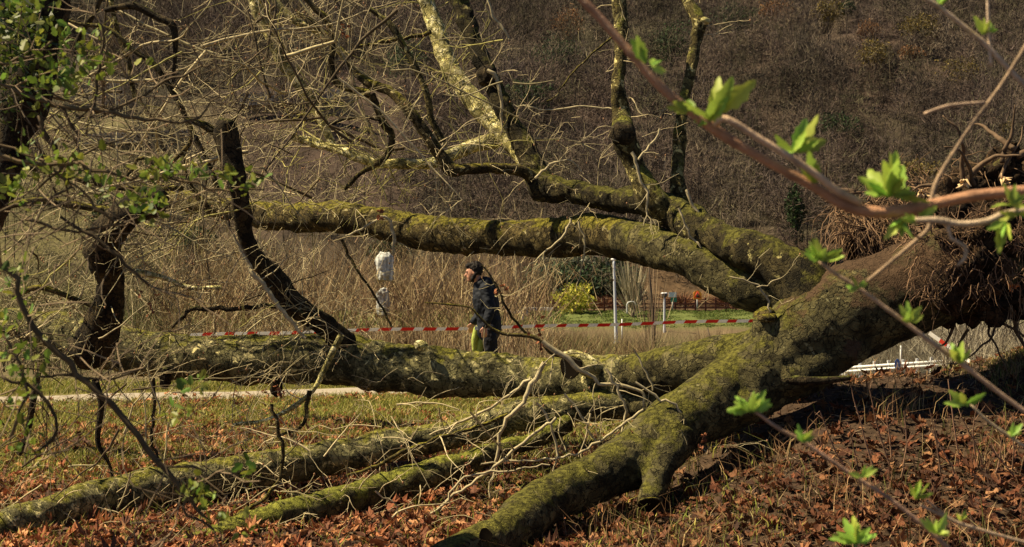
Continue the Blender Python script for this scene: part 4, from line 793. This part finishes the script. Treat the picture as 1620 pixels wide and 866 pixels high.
def shoot(specs,d,label,cols,leaves,g='elder shoots near the camera'):
    s0=specs[0]; base=P(s0[-1][0],s0[-1][1],d); t=thing('elder_branch',base,label,'branch',g)
    for k,s in enumerate(specs):
        mb=MB(); pts=np.array([P(a,b,d+(z[0] if z else 0)) for a,b,r,*z in s]); rad=np.array([a[2]*.78 for a in s])*d/F; p,r=smooth_line(pts,rad,.008)
        L=np.arange(len(p))*.008; r=r*(1+.16*np.exp(-((L%.075-.037)/.005)**2)); p=p+np.stack([np.sin(L*40),0*L,np.cos(L*33)],1)*.0006
        n0=mb.n; tube(mb,p,r,12,np.array(cols[k%len(cols)])); C=mb.c[-1]; nd=np.exp(-((L%.075-.037)/.008)**2); C[:len(p)*12]*=(1-.35*np.repeat(nd,12))[:,None]; mb.c[-1]=C
        obj('stem',mb,M['elder'],t)
    for (px,py,sz,n,*u) in leaves: leafcluster(t,px,py,d-.004,sz*.86,rg,n+2,u[0] if u else (0,0,1))
    return t
shoot([[(895,-30,8),(925,5,8.5),(950,30,8.5),(1000,85,9),(1045,138,9.5),(1080,168,10),(1135,208,11),(1184,237,9.5),(1240,270,9.5),(1288,297,10),(1325,320,11),(1370,334,12),(1425,333,12),(1480,322,11),(1540,311,11),(1640,300,11)],
       [(1132,200,5,-.012),(1146,188,6.5,-.02),(1194,215,7,-.02),(1253,249,7,-.02),(1295,279,7.5,-.018),(1322,302,8,-.012),(1360,322,8,-.004)],
       [(1420,320,3),(1413,345,3),(1440,368,3),(1460,380,2)]],1.5,'thick red brown elder branch sweeping across the upper right',[(.50,.25,.13),(.66,.44,.27),(.20,.09,.05)],
      [(1022,100,55,2,(-.05,0,1)),(1030,104,40,2,(.6,0,.1)),(1100,175,50,3,(-.8,0,.3)),(1125,190,80,3,(-.1,0,1)),(1138,178,90,3,(.45,0,1)),(1120,190,40,3,(-.4,0,-.4)),(1255,240,78,3,(0,0,1)),(1264,240,40,2,(.8,0,.2)),(1290,290,62,3,(-.15,0,1)),(1408,312,82,7,(0,0,1)),(1405,310,60,3,(-1,0,.5)),(1412,310,60,3,(1,0,.5)),(1432,345,50,4,(-.1,0,-1)),(1455,345,40,3,(.8,0,.6))])
shoot([[(1440,350,5),(1482,349,7),(1516,354,6.5),(1558,350,6.5),(1593,337,6),(1640,330,6)],[(1500,356,3),(1504,378,3.5),(1525,390,4),(1526,408,3.5),(1514,420,2.5)]],1.45,'smooth tan elder branch at the right edge under the thick branch',[(.60,.44,.28)],
      [(1600,325,50,4,(0,0,.6)),(1590,350,60,4,(-.4,0,-.8)),(1610,340,46,4,(.5,0,.2)),(1448,350,30,3,(-.8,0,.5))])
shoot([[(1440,-12,4.5),(1480,8,4.5),(1530,45,4.5),(1560,70,5),(1600,115,5),(1650,165,5)],[(1562,-12,3),(1563,40,3.4),(1568,104,3.4)]],1.7,'thin pale elder twig crossing the top right corner',[(.58,.42,.28)],
      [(1485,6,24,3,(.6,0,.3)),(1555,55,48,3,(0,0,1)),(1565,50,24,2,(1,0,.2))])
shoot([[(1372,446,3.5),(1440,388,4.5),(1470,360,5),(1472,330,4.5),(1480,292,5),(1500,255,4.5),(1535,200,4.5),(1580,140,4),(1630,60,4)],[(1462,181,3),(1500,168,3.5),(1558,161,3)]],1.65,'bare brown elder twig bending down across the root plate',[(.36,.24,.14),(.50,.34,.22)],[])
shoot([[(1296,414,3),(1318,432,3.5),(1360,457,4),(1420,500,4.2),(1470,540,5),(1522,577,5),(1570,612,4.5),(1650,672,4.5)]],1.6,'long leafy elder shoot slanting in front of the upturned trunk',[(.52,.34,.21)],
      [(1298,412,40,5,(.1,0,.7)),(1300,412,42,3,(-1,0,.5)),(1302,412,38,3,(1,0,.5)),(1357,455,30,5,(0,0,.5)),(1436,508,38,3,(-.05,0,1)),(1442,510,26,2,(1,0,.4)),(1520,575,42,4,(.1,0,1))])
shoot([[(1195,652,3),(1230,678,3.5),(1270,698,4),(1330,738,4),(1365,762,4.2),(1420,800,4.2),(1480,848,4.5),(1520,885,4.5)]],1.6,'long leafy elder shoot at lower right over the brown leaves',[(.46,.27,.17)],
      [(1187,652,48,5,(-.1,0,1)),(1185,650,40,3,(-1,0,.3)),(1190,650,44,3,(1,0,.8)),(1270,700,32,5,(-.2,0,1)),(1365,755,32,4,(.2,0,.6)),(1482,845,44,5,(-.2,0,1))])
shoot([[(1455,800,3),(1510,825,3.2),(1560,840,3.2),(1650,866,3.2)],[(1450,780,2),(1490,812,2.4),(1520,830,2.8)]],1.7,'thin elder shoot in the bottom right corner',[(.48,.34,.22)],[(1448,790,44,5,(-.2,0,.7)),(1520,825,26,3,(0,0,1))])
shoot([[(1535,640,2.6),(1560,665,3),(1600,692,3),(1650,725,3)]],1.8,'short thin elder shoot at the right edge below the long one',[(.48,.36,.22)],[(1527,640,42,5,(-.1,0,.6)),(1600,690,30,3,(.3,0,1))])
shoot([[(1340,900,4),(1352,870,3.5),(1356,850,3)]],1.7,'leafy elder shoot tip rising from the bottom edge',[(.30,.35,.10)],[(1355,860,52,5,(-.3,0,.7)),(1356,860,52,4,(.9,0,.7)),(1350,860,40,3,(-1,0,.7))])

# ------------------------------------------------------------------ hawthorn in front on the left
rg=np.random.default_rng(61)
def hawthorn(specs,d,label,leafspots,seed):
    t=thing('hawthorn_shrub',P(specs[0][0][0],specs[0][0][1],d),label,'shrub','hawthorn twigs near the camera'); rg=np.random.default_rng(seed); tw=MB()
    for s in specs:
        mb=MB(); pts=np.array([P(a,b,d) for a,b,r in s]); rad=np.array([a[2]*.62 for a in s])*d/F; p,r=smooth_line(pts,rad,.03); p+=rg.normal(0,.0035,p.shape); tube(mb,p,r,7,np.array([.095,.065,.032])*rg.uniform(.6,1.5)); obj('stem',mb,M['twig'],t)
        for k in range(int(len(p)*.6)):
            i=rg.integers(2,len(p)); a=rg.normal(0,1,3); grow(tw,p[i],a,rg.uniform(.05,.22),.0016,1,rg,(.24,.17,.10) if rg.random()<.6 else (.10,.07,.04),0,.2,7)
    if tw.n: obj('twigs',tw,M['twig'],t,kind='stuff')
    lf=MB()
    for (px,py,sx,sy,n) in leafspots:
        for k in range(n):
            c=P(px+rg.normal(0,sx*.45),py+rg.normal(0,sy*.45),d+rg.normal(0,.08)); dirn=rg.normal(size=3)+[0,0,.5]; dirn/=np.linalg.norm(dirn); sd_=np.cross(dirn,rg.normal(size=3)); sd_/=np.linalg.norm(sd_); s=rg.uniform(.006,.015)*d/3
            o=np.array([(0,0),(.35,.35),(.5,.9),(.3,1.0),(.35,1.5),(0,1.9),(-.35,1.5),(-.3,1.0),(-.5,.9),(-.35,.35)]); nn=np.cross(dirn,sd_)
            v=c+s*(o[:,:1]*sd_*1.3+o[:,1:]*dirn+.3*np.abs(o[:,:1])*nn); lf.add(v,None,[(0,i,i+1) for i in range(1,9)],np.array([.17,.22,.03])*rg.uniform(.45,1.4)*np.array([rg.uniform(.7,1.3),1,1]))
    obj('foliage',lf,M['leaf'],t,False)
hawthorn([[(-30,120,4),(45,152,5),(104,170,6),(166,175,6),(215,187,5),(300,190,3),(345,150,2)],[(150,180,4),(215,160,3.5),(260,128,3.5),(305,115,3),(342,98,2)],[(100,170,5),(120,215,4),(130,260,3.5),(150,290,3)],[(-20,104,4),(42,90,4),(83,66,3)],[(150,10,3),(165,60,3),(155,110,4),(150,175,4)],[(60,180,6),(75,220,8),(95,260,8),(110,290,7)]],3.4,
 'leafy hawthorn twigs across the upper left in front of the hill',[(130,80,60,34,50),(110,115,80,40,60),(85,135,60,40,40),(160,95,30,20,16),(30,15,40,30,40),(15,60,40,60,40),(70,30,40,60,30)],1)
hawthorn([[(-30,235,6),(30,255,6),(90,262,5),(130,262,5),(190,280,4),(260,283,4),(330,298,3),(420,300,2)],[(-20,225,3),(60,250,3),(130,300,3),(150,330,4),(180,350,3)],[(60,300,3),(110,260,3),(160,235,3),(210,215,2)],[(0,330,4),(60,318,4),(110,300,3)],[(40,345,4),(90,360,4),(140,365,3),(190,348,3)],[(95,345,4),(165,385,5),(200,420,4),(240,450,3)]],3.0,
 'leafy hawthorn branch reaching over the forked dark stub',[(105,262,60,26,60),(255,268,44,18,50),(360,278,24,20,20),(390,290,30,20,18),(228,318,34,26,44),(20,300,50,40,40),(60,240,60,30,24),(170,300,40,30,24),(230,340,10,12,8),(310,268,24,14,18)],2)
hawthorn([[(-20,380,5),(20,440,7),(50,520,8),(110,575,8),(160,625,8),(220,690,8),(262,740,7),(300,790,5),(330,830,4)],[(60,600,3),(110,595,4),(180,600,3),(235,580,3)],[(250,740,4),(320,745,3),(290,805,4),(340,835,3)],[(0,600,4),(60,620,5),(90,680,4),(60,720,4)],[(0,520,4),(40,600,4),(20,690,5)]],2.8,
 'mossy hawthorn stem slanting down the lower left corner',[(20,540,50,50,50),(40,600,50,40,36),(20,450,30,60,24),(315,605,26,20,14),(285,650,30,20,14),(310,780,44,26,36),(395,745,18,30,12),(350,825,30,20,14),(20,670,40,60,24),(60,720,50,40,18),(380,840,20,12,6)],3)
# dark ivy-clad trunk at the left edge
t=thing('ivy_tree',(P(20,250,7.5)[0],7.5,0),'dark ivy clad tree trunk standing at the left edge','tree'); t.location[2]=float(gz(t.location[0],7.5)); WL[t.name][2]=t.location[2]
mb=MB(); p,r=smooth_line([P(-190,900,8),P(-90,500,8),P(4,250,8),P(50,110,8),P(84,-60,8)],[.17,.14,.125,.12,.11],.06); tube(mb,p,r,16); lumpy(mb,.04,4); obj('trunk',mb,M['dark'],t)
iv=foliage(P(15,60,7.6),(.26,.2,.40),900,.03,[(.03,.05,.012),(.05,.08,.015),(.09,.12,.02)],rg); obj('crown',iv,M['leaf'],t,False)
# ------------------------------------------------------------------ thin dead stems on the right bank
rg=np.random.default_rng(71)
STEMS=['tall leftmost of the two long leaning dead stems just below the blue sign', 'dead stem right beside the two rail barrier, leaning left', 'dead stem leaning against the dark shade under the trunk', 'short straight dead stem below the blue sign', 'short dead stem crossing the brown leaves under the shaded trunk', 'long dead stem rising past the short elder shoot tip', 'longest dead stem in the middle of the right bank, reaching the bottom leaves', 'straight upright dead stem standing left of the longest one', 'dead stem near the right edge, bending left at the top', 'short dead stem under the loose tape end', 'long upright dead stem nearest the right edge', 'dead stem slanting through the lower long elder shoot', 'dead stem leaning right beside the bottom right elder shoot', 'short dead stem on the sunny grass at right', 'short dead stem leaning right above the lowest leaves', 'dead stem in front of the reeds and the crest']
for k,(x0,y0,x1,y1) in enumerate([(1347,617,1385,742),(1373,605,1412,715),(1298,650,1345,735),(1400,643,1412,690),(1345,673,1362,745),(1470,645,1490,800),(1478,690,1515,820),(1430,650,1425,800),(1585,690,1570,840),(1545,640,1548,760),(1600,655,1600,800),(1250,737,1330,866),(1560,700,1610,820),(1520,660,1555,770),(1390,820,1425,740),(1500,600,1520,700)]):
    b=P(x1,y1,9.0-.002*(y1-700)); gzz=float(gz(b[0],b[1])); mb=MB(); top=P(x0,y0,b[1]-.1); b[2]=gzz-.02
    p,r=smooth_line([b,(b+top)/2+rg.normal(0,.02,3),top],[.006,.0048,.003],.06); p+=rg.normal(0,.002,p.shape); tube(mb,p,r,5,np.array([.26,.15,.09])*rg.uniform(.7,1.3),False)
    for j in range(3): i=rg.integers(3,len(p)); tube(mb,[p[i],p[i]+rg.normal(0,.05,3)+[0,0,.07]],[.002,.001],4,(.26,.15,.09),False)
    mb2=mb; lone('dead_stem',mb2,M['twig'],STEMS[k],'stem','thin dead stems on the right bank',base=b)
